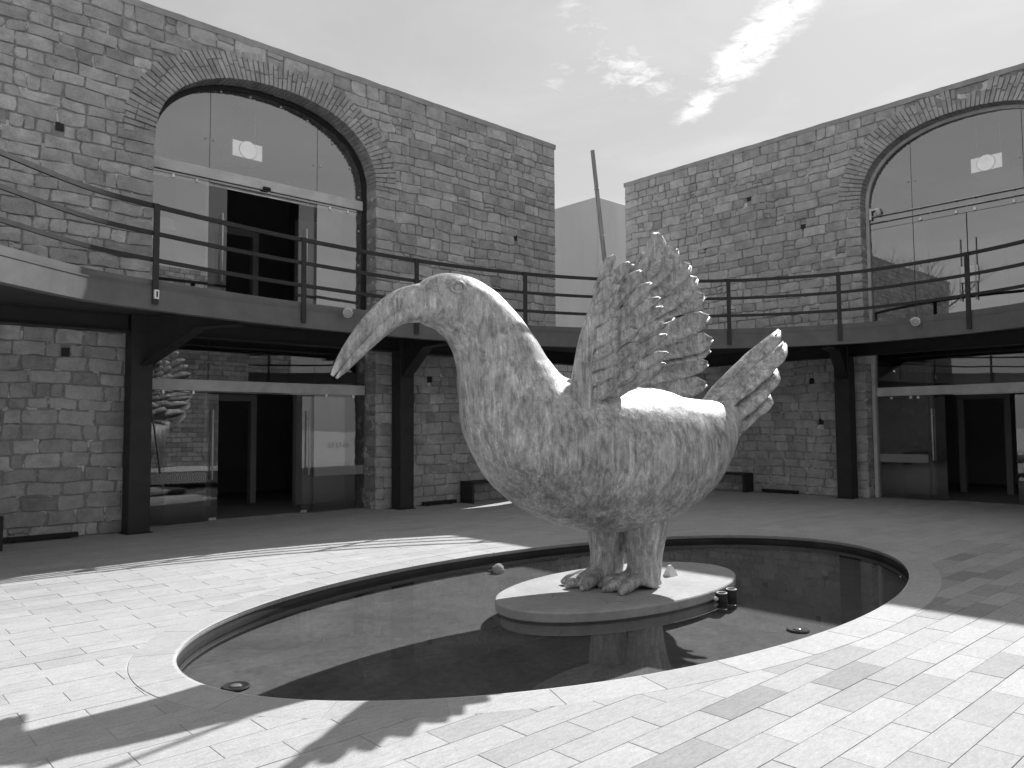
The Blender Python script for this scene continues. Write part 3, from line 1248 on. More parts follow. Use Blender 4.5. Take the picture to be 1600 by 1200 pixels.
# ground left: sliding entrance, both leaves pushed aside
r_ = glazing(FL, 'sliding_glass_entrance', 'ground-floor sliding glass entrance standing open under the walkway between two steel columns', 'glass door', {'z': 0})
for a, b in ((FL.o0 + 0.02, 5.20), (7.25, FL.o1 - 0.02)):
    p_ = pane_rect(FL, r_, a, b, 0.012, 2.235, D0)
    m = MB()
    FL.pbox(m, a + 0.005, b - 0.005, -0.09, 0.09, D0 + 0.0075, D0 + 0.0095)
    fb = m.build('frosted_band', 'frosted_film', p_)
    fb.location.z += 0.78
pane_rect(FL, r_, 4.52, 5.42, 0.012, 2.22, D0 - 0.06, name='sliding_leaf')
pane_rect(FL, r_, 7.03, 7.95, 0.012, 2.22, D0 - 0.06, name='sliding_leaf')
for a, b in ((FL.o0 + 0.02, 5.195), (5.205, 7.245), (7.255, FL.o1 - 0.02)):
    pane_rect(FL, r_, a, b, 2.245, 3.30, D0)
m = MB()
FL.pbox(m, FL.o0 + 0.02, FL.o1 - 0.02, 2.27, 2.46, D0 + 0.0065, D0 + 0.045, bev=0.006)
m.build('header_bar', 'header_metal', r_)
for s in (5.30, 7.14):
    handle_pair(FL, r_, s, 0.72, 1.95, D0 - 0.06)
for s in (4.45, 4.95, 7.5, 8.1):
    clamp(FL, r_, s, 2.24, D0)
for s in (5.36, 7.09):
    m = MB()
    FL.pbox(m, s - 0.09, s + 0.04, 0.012, 0.06, D0 - 0.08, D0 - 0.04)
    m.build('floor_guide', 'brushed_steel', r_)
m = MB()
for s in (7.62, 7.78, 7.94):
    for rr in (0.055,):
        pts = [FL.P(s + rr * math.cos(2 * math.pi * k / 24), 1.28 + rr * math.sin(2 * math.pi * k / 24), D0 + 0.009) for k in range(25)]
        m.tube(pts, 0.004, 5, cap=False)
        pts = [FL.P(s + .028 * math.cos(2 * math.pi * k / 16), 1.28 + .028 * math.sin(2 * math.pi * k / 16), D0 + 0.009) for k in range(17)]
        m.tube(pts, 0.003, 5, cap=False)
m.build('round_decal', 'header_metal', r_)

# upper right: fixed arch lights over a double swing door
r_ = glazing(FR, 'arched_glazing', 'arched upper glazing with closed double doors and a pale frame above the walkway', 'glass door', {'z': DECK})
arch_frame(FR, r_, 'pale_frame', 0.075, D0 + 0.1, DECK + 0.004)
for a, b in ((FR.o0 + 0.08, 4.165), (4.175, 6.255), (6.265, FR.o1 - 0.08)):
    pane_arch(FR, r_, a, b, 5.99, D0 + 0.1, 'tint_glass', -0.08)
for a, b, nm in ((FR.o0 + 0.08, 4.165, 'pane'), (6.265, FR.o1 - 0.08, 'pane'), (4.18, 5.205, 'door_leaf'), (5.225, 6.25, 'door_leaf')):
    pane_rect(FR, r_, a, b, DECK + 0.012, 5.98, D0 + 0.1, 'tint_glass', nm)
for zz in (6.13, 6.27):
    m = MB()
    m.tube([FR.P(FR.o0 + 0.08, zz, D0 + 0.15), FR.P(FR.o1 - 0.08, zz, D0 + 0.15)], 0.012, 8)
    m.build('tie_rod', 'header_metal', r_, smooth=True)
for s in (6.10, 5.40, 5.05, 4.35):
    clamp(FR, r_, s, 6.03, D0 + 0.12)
    stud(FR, r_, s, 6.27, D0 + 0.15)
for s, z in ((6.33, 6.9), (6.19, 6.9), (4.24, 6.9), (4.10, 6.9), (6.75, 6.13), (5.2, 6.13), (5.9, 6.13), (4.6, 6.13)):
    stud(FR, r_, s, z, D0 + 0.1)
for s in (5.36, 5.07):
    handle_pair(FR, r_, s, 4.15, 5.45, D0 + 0.1)
m = MB()
FR.pbox(m, 5.225, 5.40, 4.52, 4.86, D0 + 0.108, D0 + 0.16, bev=0.01)
FR.pbox(m, 5.03, 5.205, 4.52, 4.86, D0 + 0.108, D0 + 0.16, bev=0.01)
m.build('lock_case', 'white_paint', r_)

# ground right
r_ = glazing(FR, 'sliding_glass_entrance', 'dim ground-floor glass entrance at the frame edge with a pale upright post', 'glass door', {'z': 0})
m = MB()
FR.pbox(m, FR.o1 - 0.09, FR.o1 - 0.01, 0.004, 3.30, D0 - 0.04, D0 + 0.14, bev=0.006)
m.build('frame_post', 'pale_frame', r_)
for a, b in ((3.06, 4.2), (6.12, FR.o1 - 0.1)):
    pane_rect(FR, r_, a, b, 0.012, 2.20, D0 + 0.05)
    pane_rect(FR, r_, a, b, 2.22, 3.30, D0 + 0.05)
pane_rect(FR, r_, 4.21, 6.11, 2.22, 3.30, D0 + 0.05)
pane_rect(FR, r_, 5.80, 6.68, 0.012, 2.19, D0 - 0.02, name='sliding_leaf')
pane_rect(FR, r_, 3.65, 4.52, 0.012, 2.19, D0 - 0.02, name='sliding_leaf')
m = MB()
FR.pbox(m, 3.06, FR.o1 - 0.1, 2.24, 2.43, D0 + 0.0565, D0 + 0.09, bev=0.006)
m.build('header_bar', 'header_metal', r_)
for s in (6.04, 4.3):
    handle_pair(FR, r_, s, 0.85, 1.95, D0 - 0.02)
for s in (6.85, 6.45, 6.3):
    clamp(FR, r_, s, 2.2, D0 + 0.05)
m = MB()
FR.pbox(m, 6.13, 7.14, -0.09, 0.09, D0 + 0.0575, D0 + 0.0595)
fb = m.build('frosted_band', 'frosted_film', r_)
fb.location.z += 0.88

# white box fixtures with a round dial hanging just inside the upper glass
for F_, s, z, lab in ((FL, 6.0, 6.83, 'lit white box fixture with a round dial behind the dark-framed upper arch'), (FR, 4.93, 7.05, 'lit white box fixture with a round dial behind the pale-framed upper arch')):
    root = empty('box_fixture', F_.P(s, z, -0.75))
    tag(root, lab, 'fixture', 'white box fixtures inside the arches')
    m = MB()
    F_.pbox(m, s - 0.30, s + 0.30, z - 0.16, z + 0.16, -1.15, -0.72, bev=0.008)
    m.build('housing', 'white_paint', root)
    m = MB()
    F_.pbox(m, s - 0.285, s + 0.285, z - 0.148, z + 0.148, -0.7195, -0.7165, tone=0.9)
    m.build('lit_panel', 'lit_panel', root)
    m = MB()
    m.tube([F_.P(s, z, -0.716), F_.P(s, z, -0.68), F_.P(s, z, -0.665)], [0.165, 0.165, 0.155], 36, tone=1.0)
    dial = m.build('dial', 'lit_panel', root)
    m = MB()
    m.tube([F_.P(s + 0.167 * math.cos(2 * math.pi * k / 36), z + 0.167 * math.sin(2 * math.pi * k / 36), -0.69) for k in range(37)], 0.008, 6, cap=False)
    m.build('shadow_ring', 'interior_plaster', dial)  # darker ring drawn in as the dial's shadow on the panel
    for e in (-0.22, 0.22):
        m = MB()
        m.tube([F_.P(s + e, z + 0.16, -0.9), F_.P(s + e, 8.35, -0.9)], 0.006, 6)
        m.build('hanger', 'brushed_steel', root)
# drum pendants
for F_, s, z, d, lab in ((FL, 4.75, 5.35, -1.5, 'pale drum pendant lamp behind the glass beside the open upper doorway'), (FR, 4.0, 6.35, -1.5, 'pale drum pendant lamp behind the upper glass at the frame edge')):
    root = empty('pendant_lamp', F_.P(s, z, d))
    tag(root, lab, 'lamp', 'drum pendant lamps indoors')
    x, y, _ = F_.P(s, z, d)
    m = MB()
    m.lathe([(0.20, -0.11), (0.23, -0.10), (0.20, 0.10), (0.17, 0.11)], (x, y, z), 32)
    m.build('lamp_shade', 'white_paint', root, smooth=False)
    m = MB()
    m.tube([(x, y, z + 0.11), (x, y, 8.35)], 0.006, 6)
    m.build('cord', 'black_plastic', root)
# dome camera on the right jamb
root = empty('dome_camera', FR.P(7.0, 6.35, -0.30))
tag(root, 'small dome security camera on a bracket at the pale arch frame', 'camera')
m = MB()
FR.pbox(m, 6.93, 7.14, 6.40, 6.44, -0.27, -0.22, bev=0.006)
FR.pbox(m, 7.11, 7.15, 6.20, 6.46, -0.28, -0.21, bev=0.006)
m.build('bracket', 'white_paint', root)
m = MB()
x, y, z = FR.P(6.96, 6.33, -0.245)
m.lathe([(0.02, -0.075), (0.05, -0.055), (0.062, -0.02), (0.062, 0.05), (0.03, 0.068)], (x, y, z), 20)
m.build('dome', 'pale_frame', root, smooth=True)

# ------------------------------------------------------------------ plain rendered block in the gap
blk = empty('plaster_block', (19.0, 17.0, 0))
tag(blk, 'plain smooth plastered block rising in the gap between the two stone facades', 'building')
m = MB()
bx0, by0 = 18.7, 16.2
m.box(bx0, bx0 + 9, by0, by0 + 9, 0, 9.05, bev=0.03)
m.build('wall', 'smooth_plaster', blk)
m = MB()
m.box(bx0 + 0.15, bx0 + 8.85, by0 + 0.15, by0 + 8.85, 9.052, 9.10)
m.build('roof', 'cap_plaster', blk)
m = MB()
m.box(13.0, 18.4, 16.8, 17.2, 0, 4.2)
gw = m.build('stone_wall', 'rubble_masonry', None)
tag(gw, 'low stone wall closing the gap behind the walkway corner', 'wall')

# walls on the side of the court behind the viewer
m = MB()
m.box(-8.5, 17.0, -7.6, -7.0, 0, 8.6)
w1 = m.build('stone_wall', 'rubble_masonry', None)
tag(w1, 'sunlit stone wall across the court, behind the viewer and parallel to the dark arch facade', 'wall')
m = MB()
m.box(-9.0, -8.4, -6.98, 8.0, 0, 8.6)
w2 = m.build('stone_wall', 'rubble_masonry', None)
tag(w2, 'sunlit stone wall across the court, behind the viewer and facing the pale arch facade', 'wall')

# ------------------------------------------------------------------ curved walkway
WPTS = [(-3.4, 5.2), (-2.3, 6.9), (-1.0, 7.75), (0.35, 8.85), (1.5, 9.74), (2.55, 10.47), (3.4, 10.74), (4.5, 10.98), (5.75, 11.15), (8.0, 11.22), (10.3, 10.82), (12.33, 9.93), (13.98, 8.6), (14.98, 6.85), (15.12, 5.6), (14.98, 4.45), (14.6, 3.4), (13.85, 2.3), (12.9, 1.4), (11.6, 0.6)]


def catmull(P, n=14):
    out = []
    for i in range(len(P) - 1):
        p0, p1, p2, p3 = P[max(i - 1, 0)], P[i], P[i + 1], P[min(i + 2, len(P) - 1)]
        for k in range(n):
            t_ = k / n
            out.append(tuple(0.5 * (2 * p1[c] + (p2[c] - p0[c]) * t_ + (2 * p0[c] - 5 * p1[c] + 4 * p2[c] - p3[c]) * t_ ** 2 + (-p0[c] + 3 * p1[c] - 3 * p2[c] + p3[c]) * t_ ** 3) for c in (0, 1)))
    out.append(P[-1])
    return out


W = catmull(WPTS)
for _ in range(10):
    W = [W[0]] + [((W[i - 1][0] + 2 * W[i][0] + W[i + 1][0]) / 4, (W[i - 1][1] + 2 * W[i][1] + W[i + 1][1]) / 4) for i in range(1, len(W) - 1)] + [W[-1]]
NW = len(W)


def wn_out(i):
    """normal of the walkway edge pointing into the court"""
    a, b = W[max(i - 1, 0)], W[min(i + 1, NW - 1)]
    tx, ty = b[0] - a[0], b[1] - a[1]
    l = math.hypot(tx, ty)
    return (ty / l, -tx / l)


WNRM = [wn_out(i) for i in range(NW)]


def woff(i, d):
    return (W[i][0] + WNRM[i][0] * d, W[i][1] + WNRM[i][1] * d)


walk = empty('curved_walkway', (8.0, 11.5, 0))
tag(walk, 'curved steel walkway with a three-bar railing wrapping round the court at upper-floor level', 'walkway')


def sweep(profile, closed=True, mat='fascia_steel', name='fascia', smooth=False, i0=0, i1=None):
    """profile: list of (d towards the court, z)"""
    i1 = NW if i1 is None else i1
    q = len(profile)
    m = MB()
    for i in range(i0, i1):
        for d, z in profile:
            x, y = woff(i, d)
            m.v.append((x, y, z))
    n = i1 - i0
    for i in range(n - 1):
        for k in range(q if closed else q - 1):
            m.f.append((i * q + k, i * q + (k + 1) % q, (i + 1) * q + (k + 1) % q, (i + 1) * q + k))
            m.t.append(0.5)
    if closed:
        m.f += [tuple(range(q)), tuple((n - 1) * q + k for k in range(q - 1, -1, -1))]
        m.t += [0.5, 0.5]
    return m.build(name, mat, walk, smooth=smooth)


sweep([(0.0, 3.20), (0.0, 3.50), (-0.018, 3.502), (-0.018, 3.60), (-0.03, 3.603), (-0.03, 3.22), (-0.14, 3.22), (-0.14, 3.20)], name='fascia')
sweep([(0.006, 3.488), (0.006, 3.506), (-0.002, 3.506), (-0.002, 3.488)], name='fascia_lip')
CENTRE = (8.0, 5.0)


def wall_pt(p):
    dx, dy = p[0] - CENTRE[0], p[1] - CENTRE[1]
    k = 1e9
    if dy > 1e-6:
        k = min(k, (LY - 0.012 - CENTRE[1]) / dy)
    if dx > 1e-6:
        k = min(k, (RX - 0.012 - CENTRE[0]) / dx)
    if dx < -1e-6:
        k = min(k, (-8.3 - CENTRE[0]) / dx)
    if dy < -1e-6:
        k = min(k, (-1.0 - CENTRE[1]) / dy)
    return (CENTRE[0] + dx * k, CENTRE[1] + dy * k)


m, m2 = MB(), MB()
for i in range(NW):
    a = woff(i, -0.035)
    b = wall_pt(a)
    a2 = woff(i, -0.145)
    m.v += [(a[0], a[1], 3.585), (b[0], b[1], 3.585), (a[0], a[1], 3.46), (b[0], b[1], 3.46)]
    m2.v += [(a2[0], a2[1], 3.40), (b[0], b[1], 3.40), (a2[0], a2[1], 3.43), (b[0], b[1], 3.43)]
for i in range(NW - 1):
    for q, w_ in ((0, 1), (1, 3), (3, 2), (2, 0)):
        for mm in (m, m2):
            mm.f.append((i * 4 + q, i * 4 + w_, (i + 1) * 4 + w_, (i + 1) * 4 + q))
            mm.t.append(0.5)
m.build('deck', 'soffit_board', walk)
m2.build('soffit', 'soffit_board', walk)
# edge beams along the facades
m = MB()
for (z0, z1, h) in ((3.12, 3.14, 0.13), (3.14, 3.38, 0.05), (3.38, 3.398, 0.13)):
    m.box(-6, 3.70, 12.90 - h, 12.90 + h, z0, z1)
    m.box(9.06, 16.6, 12.90 - h, 12.90 + h, z0, z1)
    m.box(4.06, 8.70, 12.90 - h, 12.90 + h, z0, z1)
m.build('edge_beam', 'dark_steel', walk)
m = MB()
for (z0, z1, h) in ((3.12, 3.14, 0.13), (3.14, 3.38, 0.05), (3.38, 3.398, 0.13)):
    m.box(17.06 - h, 17.06 + h, 7.80, 12.6, z0, z1)
    m.box(17.06 - h, 17.06 + h, 2.9, 7.44, z0, z1)
m.build('edge_beam', 'dark_steel', walk)
# rails and posts
for z, nm in ((4.60, 'handrail'), (4.23, 'middle_rail'), (3.87, 'lower_rail')):
    h = 0.030 if nm == 'handrail' else 0.027
    sweep([(0.006, z - h), (0.006, z + h), (-0.034, z + h), (-0.034, z - h)], mat='rail_steel', name=nm)
posts = [(-2.7, 6.3), (-0.95, 8.35), (1.05, 9.75), (3.43, 10.70), (5.73, 11.14), (8.03, 11.2), (10.3, 10.83), (12.35, 9.93), (14.0, 8.58), (14.98, 6.7), (14.98, 4.44), (13.95, 2.42), (12.2, 0.95)]
for px, py in posts:
    i = min(range(NW), key=lambda k: (W[k][0] - px) ** 2 + (W[k][1] - py) ** 2)
    nx, ny = WNRM[i]
    tx, ty = -ny, nx
    x, y = woff(i, 0.022)
    m = MB()
    ring = [(x + tx * a * 0.040 + nx * b * 0.013, y + ty * a * 0.040 + ny * b * 0.013) for a, b in ((-1, -1), (1, -1), (1, 1), (-1, 1))]
    vs = [(q[0], q[1], z) for z in (3.27, 4.628) for q in ring]
    m.add(vs, [(0, 3, 2, 1), (4, 5, 6, 7), (0, 1, 5, 4), (1, 2, 6, 5), (2, 3, 7, 6), (3, 0, 4, 7)])
    m.build('post', 'rail_steel', walk)

# columns with raking brackets
cols = [(3.88, 12.90, 'steel column with a raking bracket left of the open ground-floor entrance', 0),
        (8.88, 12.90, 'steel column with a raking bracket right of the open ground-floor entrance', 0),
        (17.06, 7.62, 'steel column with a raking bracket beside the pale door post', 1)]
for (x, y, lab, side) in cols:
    root = empty('steel_column', (x, y, 0))
    tag(root, lab, 'column', 'columns under the walkway')
    m = MB()
    m.box(x - 0.16, x + 0.16, y - 0.16, y + 0.16, 0.012, 3.395, bev=0.008)
    m.build('shaft', 'column_steel', root)
    m = MB()
    m.box(x - 0.2, x + 0.2, y - 0.185, y + 0.185, 0.001, 0.012)
    m.build('base_plate', 'column_steel', root)
    dx, dy = CENTRE[0] - x, CENTRE[1] - y
    l = math.hypot(dx, dy)
    dx, dy = dx / l, dy / l
    # walk inwards until the edge beam of the walkway is met
    best = min(((W[k][0] - (x + dx * q)) ** 2 + (W[k][1] - (y + dy * q)) ** 2, q) for q in [0.05 * n for n in range(4, 90)] for k in range(0, NW, 2))
    L = best[1] - 0.16
    px, py = -dy, dx
    m = MB()
    prof = [(0.12, 2.62), (0.2, 2.62), (L * 0.62, 3.16), (L, 3.16), (L, 3.385), (0.12, 3.385)]
    for w0, off in ((0.012, 0),):
        vs = [(x + dx * d + px * e, y + dy * d + py * e, z) for e in (-w0, w0) for d, z in prof]
        n = len(prof)
        m.add(vs, [tuple(range(n)), tuple(range(2 * n - 1, n - 1, -1))] + [(k, (k + 1) % n, n + (k + 1) % n, n + k) for k in range(n)])
    for (d0, z0), (d1, z1) in (((0.14, 2.61), (L * 0.62, 3.15)), ((L * 0.62, 3.15), (L, 3.15))):
        m.beam((x + dx * d0, y + dy * d0, z0), (x + dx * d1, y + dy * d1, z1), 0.22, 0.02)
    m.build('bracket', 'column_steel', root)

# spot lamps on the fascia
for (px, py, yaw, lab) in ((6.68, 11.2, 0.5, 'small round spot lamp on the walkway fascia just above the bird bill'), (15.0, 5.4, -0.4, 'small round spot lamp on the walkway fascia below the pale-framed arch')):
    i = min(range(NW), key=lambda k: (W[k][0] - px) ** 2 + (W[k][1] - py) ** 2)
    nx, ny = WNRM[i]
    x, y = woff(i, 0.0)
    root = empty('spot_lamp', (x, y, 3.5))
    tag(root, lab, 'lamp', 'spot lamps on the walkway')
    n3 = Vector((nx, ny, 0))
    p = Vector((x, y, 3.54))
    m = MB()
    m.tube([p + n3 * 0.001, p + n3 * 0.03], [0.055, 0.05], 20)
    m.build('base', 'brushed_steel', root, smooth=False)
    q = p + n3 * 0.13 + Vector((-ny, nx, 0)) * (0.14 if yaw > 0 else -0.10) * -1 + Vector((0, 0, -0.04))
    m = MB()
    m.tube([p + n3 * 0.03, p + n3 * 0.08, q], 0.014, 8)
    m.build('arm', 'brushed_steel', root, smooth=True)
    aim = (Vector((0, 0, 0.6)) + Vector((6.3, 5.2, 0)) - q).normalized()
    aim = (aim + (CAM - q).normalized() * 0.9).normalized()
    m = MB()
    m.tube([q - aim * 0.06, q - aim * 0.03, q + aim * 0.05, q + aim * 0.055], [0.035, 0.068, 0.082, 0.076], 22)
    hd = m.build('head', 'brushed_steel', root)
    m = MB()
    m.tube([q + aim * 0.0555, q + aim * 0.068], [0.066, 0.05], 22)
    m.build('lens', 'lamp_lens', hd)

# white outlet fitting at the foot of a railing post
i = min(range(NW), key=lambda k: (W[k][0] - 3.43) ** 2 + (W[k][1] - 10.7) ** 2)
x, y = woff(i, 0.05)
nx, ny = WNRM[i]
root = empty('junction_box', (x, y, 3.4))
tag(root, 'small white outlet box on the railing post in front of the open upper doorway', 'outlet')
m = MB()
tx, ty = -ny, nx
for (a, w_, z0, z1, dd) in ((0, 0.03, 3.34, 3.46, 0.0), ):
    ring = [(x + tx * (e * w_) + nx * b * 0.014, y + ty * (e * w_) + ny * b * 0.014) for e, b in ((-1, -1), (1, -1), (1, 1), (-1, 1))]
    m.add([(q[0], q[1], z) for z in (z0, z1) for q in ring], [(0, 3, 2, 1), (4, 5, 6, 7), (0, 1, 5, 4), (1, 2, 6, 5), (2, 3, 7, 6), (3, 0, 4, 7)])
m.build('box', 'white_paint', root)
m = MB()
ring = [(x + tx * (e * 0.011) + nx * (0.0155 + b * 0.0015), y + ty * (e * 0.011) + ny * (0.0155 + b * 0.0015)) for e, b in ((-1, -1), (1, -1), (1, 1), (-1, 1))]
m.add([(q[0], q[1], z) for z in (3.36, 3.44) for q in ring], [(0, 3, 2, 1), (4, 5, 6, 7), (0, 1, 5, 4), (1, 2, 6, 5), (2, 3, 7, 6), (3, 0, 4, 7)])
m.build('socket', 'black_plastic', root)


# ------------------------------------------------------------------ small things in the shade under the walkway
def bench(x0, x1, y0, y1, lab, along):
    root = empty('bench', ((x0 + x1) / 2, (y0 + y1) / 2, 0))
    tag(root, lab, 'bench', 'dark steel benches along the walls')
    m = MB()
    m.box(x0, x1, y0, y1, 0.41, 0.46, bev=0.006)
    m.build('seat', 'dark_steel', root)
    for e in (0, 1):
        m = MB()
        if along == 'x':
            xa = x0 if e == 0 else x1 - 0.06
            m.box(xa + .002, xa + 0.058, y0 + .002, y1 - .002, 0.004, 0.409, bev=0.006)
        else:
            ya = y0 if e == 0 else y1 - 0.06
            m.box(x0 + .002, x1 - .002, ya + .002, ya + 0.058, 0.004, 0.409, bev=0.006)
        m.build('leg', 'dark_steel', root)


bench(16.78, 17.22, 10.0, 12.4, 'dark steel bench against the wall under the pale-framed facade, right of the bird', 'y')
bench(10.45, 12.6, 12.62, 13.04, 'dark steel bench against the dark-framed facade, behind the bird breast', 'x')
bench(-0.3, 2.02, 12.2, 12.62, 'dark steel bench cut by the frame edge, beside the lowest wall stones', 'x')


def drain(F_, s0, s1, lab):
    root = empty('wall_uplighter', F_.P((s0 + s1) / 2, 0, 0.1))
    tag(root, lab, 'light fitting', 'linear fittings at the wall foot')
    m = MB()
    F_.pbox(m, s0, s1, 0.02, 0.085, 0.06, 0.16, bev=0.006)
    m.build('housing', 'black_plastic', root)
    for s in (s0 + 0.12, s1 - 0.12):
        m = MB()
        F_.pbox(m, s - 0.02, s + 0.02, 0.001, 0.03, 0.03, 0.14)
        m.build('foot', 'dark_steel', root)


drain(FL, 2.15, 3.1, 'black linear light fitting at the wall foot beside the left steel column')
drain(FL, 9.45, 10.3, 'black linear light fitting at the wall foot between the column and the bench')
drain(FR, 8.85, 9.75, 'black linear light fitting at the wall foot below the pale-framed facade')

# ------------------------------------------------------------------ plinth and things in the pool
PLX, PLY, PLA, PLB = 6.24, 5.12, 1.58, 0.86
m = MB()
NP = 96
prof = [(-0.05, BED_Z + 0.002), (-0.05, -0.085), (0.0, -0.078), (0.0, -0.008), (-0.008, 0.004), (-0.03, 0.008)]
q = len(prof)
for k in range(NP):
    a = 2 * math.pi * k / NP
    for g, z in prof:
        wob = 0.004 * mnoise.noise((math.cos(a) * 4, math.sin(a) * 4, z * 9))
        m.v.append((PLX + (PLA + g + wob) * math.cos(a), PLY + (PLB + g + wob) * math.sin(a), z))
for k in range(NP):
    j = (k + 1) % NP
    for w_ in range(q - 1):
        m.f.append((k * q + w_, k * q + w_ + 1, j * q + w_ + 1, j * q + w_))
        m.t.append(0.5)
m.f += [tuple(k * q + q - 1 for k in range(NP)), tuple(k * q for k in range(NP - 1, -1, -1))]
m.t += [0.5, 0.5]
pl = m.build('plinth', 'plinth_concrete', None)
tag(pl, 'flat oval concrete plinth standing in the middle of the pool', 'plinth')

for (x, y, lab) in ((6.66, 4.24, 'open dark pipe stub by the plinth edge, the nearer one with the pale knob'), (6.88, 4.27, 'open dark pipe stub by the plinth edge, the farther of two')):
    root = empty('pipe_stub', (x, y, BED_Z))
    tag(root, lab, 'pipe', 'pipe stubs beside the plinth')
    m = MB()
    m.lathe([(0.048, 0.0), (0.052, 0.004), (0.052, 0.178), (0.048, 0.184), (0.042, 0.184), (0.040, 0.15), (0.040, 0.02), (0.01, 0.01)], (x, y, BED_Z + 0.002), 28)
    m.build('tube', 'pool_wall_dark', root)
    m = MB()
    pts = [(x + 0.047 * math.cos(2 * math.pi * k / 28), y + 0.047 * math.sin(2 * math.pi * k / 28), BED_Z + 0.187) for k in range(29)]
    m.tube(pts, 0.006, 6, cap=False)
    m.build('rim', 'header_metal', root, smooth=True)
    if x < 6.7:
        m = MB()
        m.lathe([(0.01, -0.02), (0.025, -0.008), (0.025, 0.008), (0.01, 0.02)], (x - 0.075, y + 0.02, BED_Z + 0.14), 14)
        m.build('knob', 'white_paint', root, smooth=True)

for (x, y, lab) in ((2.30, 5.38, 'round pool light on the basin floor at the sunlit tip of the pool'), (6.54, 3.40, 'round pool light on the basin floor by the near coping'), (6.5, 7.42, 'round pool light on the basin floor by the far coping')):
    root = empty('pool_light', (x, y, BED_Z))
    tag(root, lab, 'pool light', 'pool lights on the basin floor')
    m = MB()
    m.lathe([(0.095, 0.0), (0.098, 0.010), (0.088, 0.018), (0.05, 0.012)], (x, y, BED_Z + 0.002), 28)
    m.build('housing', 'pool_wall_dark', root)
    m = MB()
    m.lathe([(0.046, 0.0), (0.035, 0.008), (0.01, 0.012)], (x, y, BED_Z + 0.0150), 24)
    m.build('lens', 'lamp_lens', root, smooth=True)


def rock(name, x, y, z, r, mat, lab, cat, sq=0.6, seed=0, grp=None):
    bm = bmesh.new()
    bmesh.ops.create_icosphere(bm, subdivisions=2, radius=r)
    for v_ in bm.verts:
        n = mnoise.noise(Vector(v_.co) * (1.6 / r) + Vector((seed, 0, 0)))
        v_.co = v_.co * (1 + 0.25 * n)
        v_.co.z = max(v_.co.z * sq, -r * sq * 0.5)
    me = bpy.data.meshes.new(name)
    bm.to_mesh(me)
    bm.free()
    o = link(name, me, mat, None, (x, y, z + r * sq * 0.5))
    tag(o, lab, cat, grp)
    return o


rock('pebble', 6.46, 7.30, BED_Z, 0.078, 'white_paint', 'white pebble lying in the pool near the far coping, in the sun', 'pebble', 1.0, 3)
m = MB()
wx, wy = 6.9, 5.02
m.add([(wx - 0.07, wy - 0.05, 0.009), (wx + 0.06, wy - 0.06, 0.009), (wx + 0.07, wy + 0.05, 0.009), (wx - 0.05, wy + 0.06, 0.009), (wx - 0.035, wy - 0.01, 0.115), (wx + 0.0, wy - 0.02, 0.125), (wx + 0.01, wy + 0.015, 0.12), (wx - 0.02, wy + 0.02, 0.11)],
      [(3, 2, 1, 0), (4, 5, 6, 7), (0, 1, 5, 4), (1, 2, 6, 5), (2, 3, 7, 6), (3, 0, 4, 7)])
wb_ = m.build('bracket_lug', 'white_paint', None)
tag(wb_, 'small white lug on the plinth behind the heel of the bird', 'lug')

# ------------------------------------------------------------------ bronze bird (a plain long-billed water bird with lifted wings)
HD = Vector((-0.96, 0.28, 0)).normalized()       # heading
LT = Vector((-0.28, -0.96, 0)).normalized()      # flank turned to the viewer
BO = Vector((6.05, 5.05, 0))


def B(x, z, l=0.0):
    return BO + HD * x + LT * l + Vector((0, 0, z))


bird = empty('bird_sculpture', (BO.x, BO.y, 0.008))
tag(bird, 'tall weathered bronze long-billed bird with lifted wings standing on the oval plinth', 'sculpture')


def loft(stations, seg=32, name='body'):
    """stations: (x, z, r_in_plane, r_lateral[, lateral offset]) along a spine in the bird's long plane"""
    m = MB()
    n = len(stations)
    for i, s in enumerate(stations):
        a, b = stations[max(i - 1, 0)], stations[min(i + 1, n - 1)]
        tx, tz = b[0] - a[0], b[1] - a[1]
        l = math.hypot(tx, tz)
        nx, nz = -tz / l, tx / l
        off = s[4] if len(s) > 4 else 0.0
        for k in range(seg):
            c_, s_ = math.cos(2 * math.pi * k / seg), math.sin(2 * math.pi * k / seg)
            m.v.append(tuple(B(s[0] + nx * s[2] * s_, s[1] + nz * s[2] * s_, off + s[3] * c_)))
    for i in range(n - 1):
        for k in range(seg):
            m.f.append((i * seg + k, i * seg + (k + 1) % seg, (i + 1) * seg + (k + 1) % seg, (i + 1) * seg + k))
            m.t.append(0.5)
    m.f += [tuple(range(seg)), tuple((n - 1) * seg + k for k in range(seg - 1, -1, -1))]
    m.t += [0.5, 0.5]
    return m


def smooth_stations(st, n=6):
    out = []
    for i in range(len(st) - 1):
        p0, p1, p2, p3 = st[max(i - 1, 0)], st[i], st[i + 1], st[min(i + 2, len(st) - 1)]
        for k in range(n):
            t_ = k / n
            out.append(tuple(0.5 * (2 * p1[c] + (p2[c] - p0[c]) * t_ + (2 * p0[c] - 5 * p1[c] + 4 * p2[c] - p3[c]) * t_ ** 2 + (-p0[c] + 3 * p1[c] - 3 * p2[c] + p3[c]) * t_ ** 3) for c in range(len(p1))))
    out.append(st[-1])
    return out


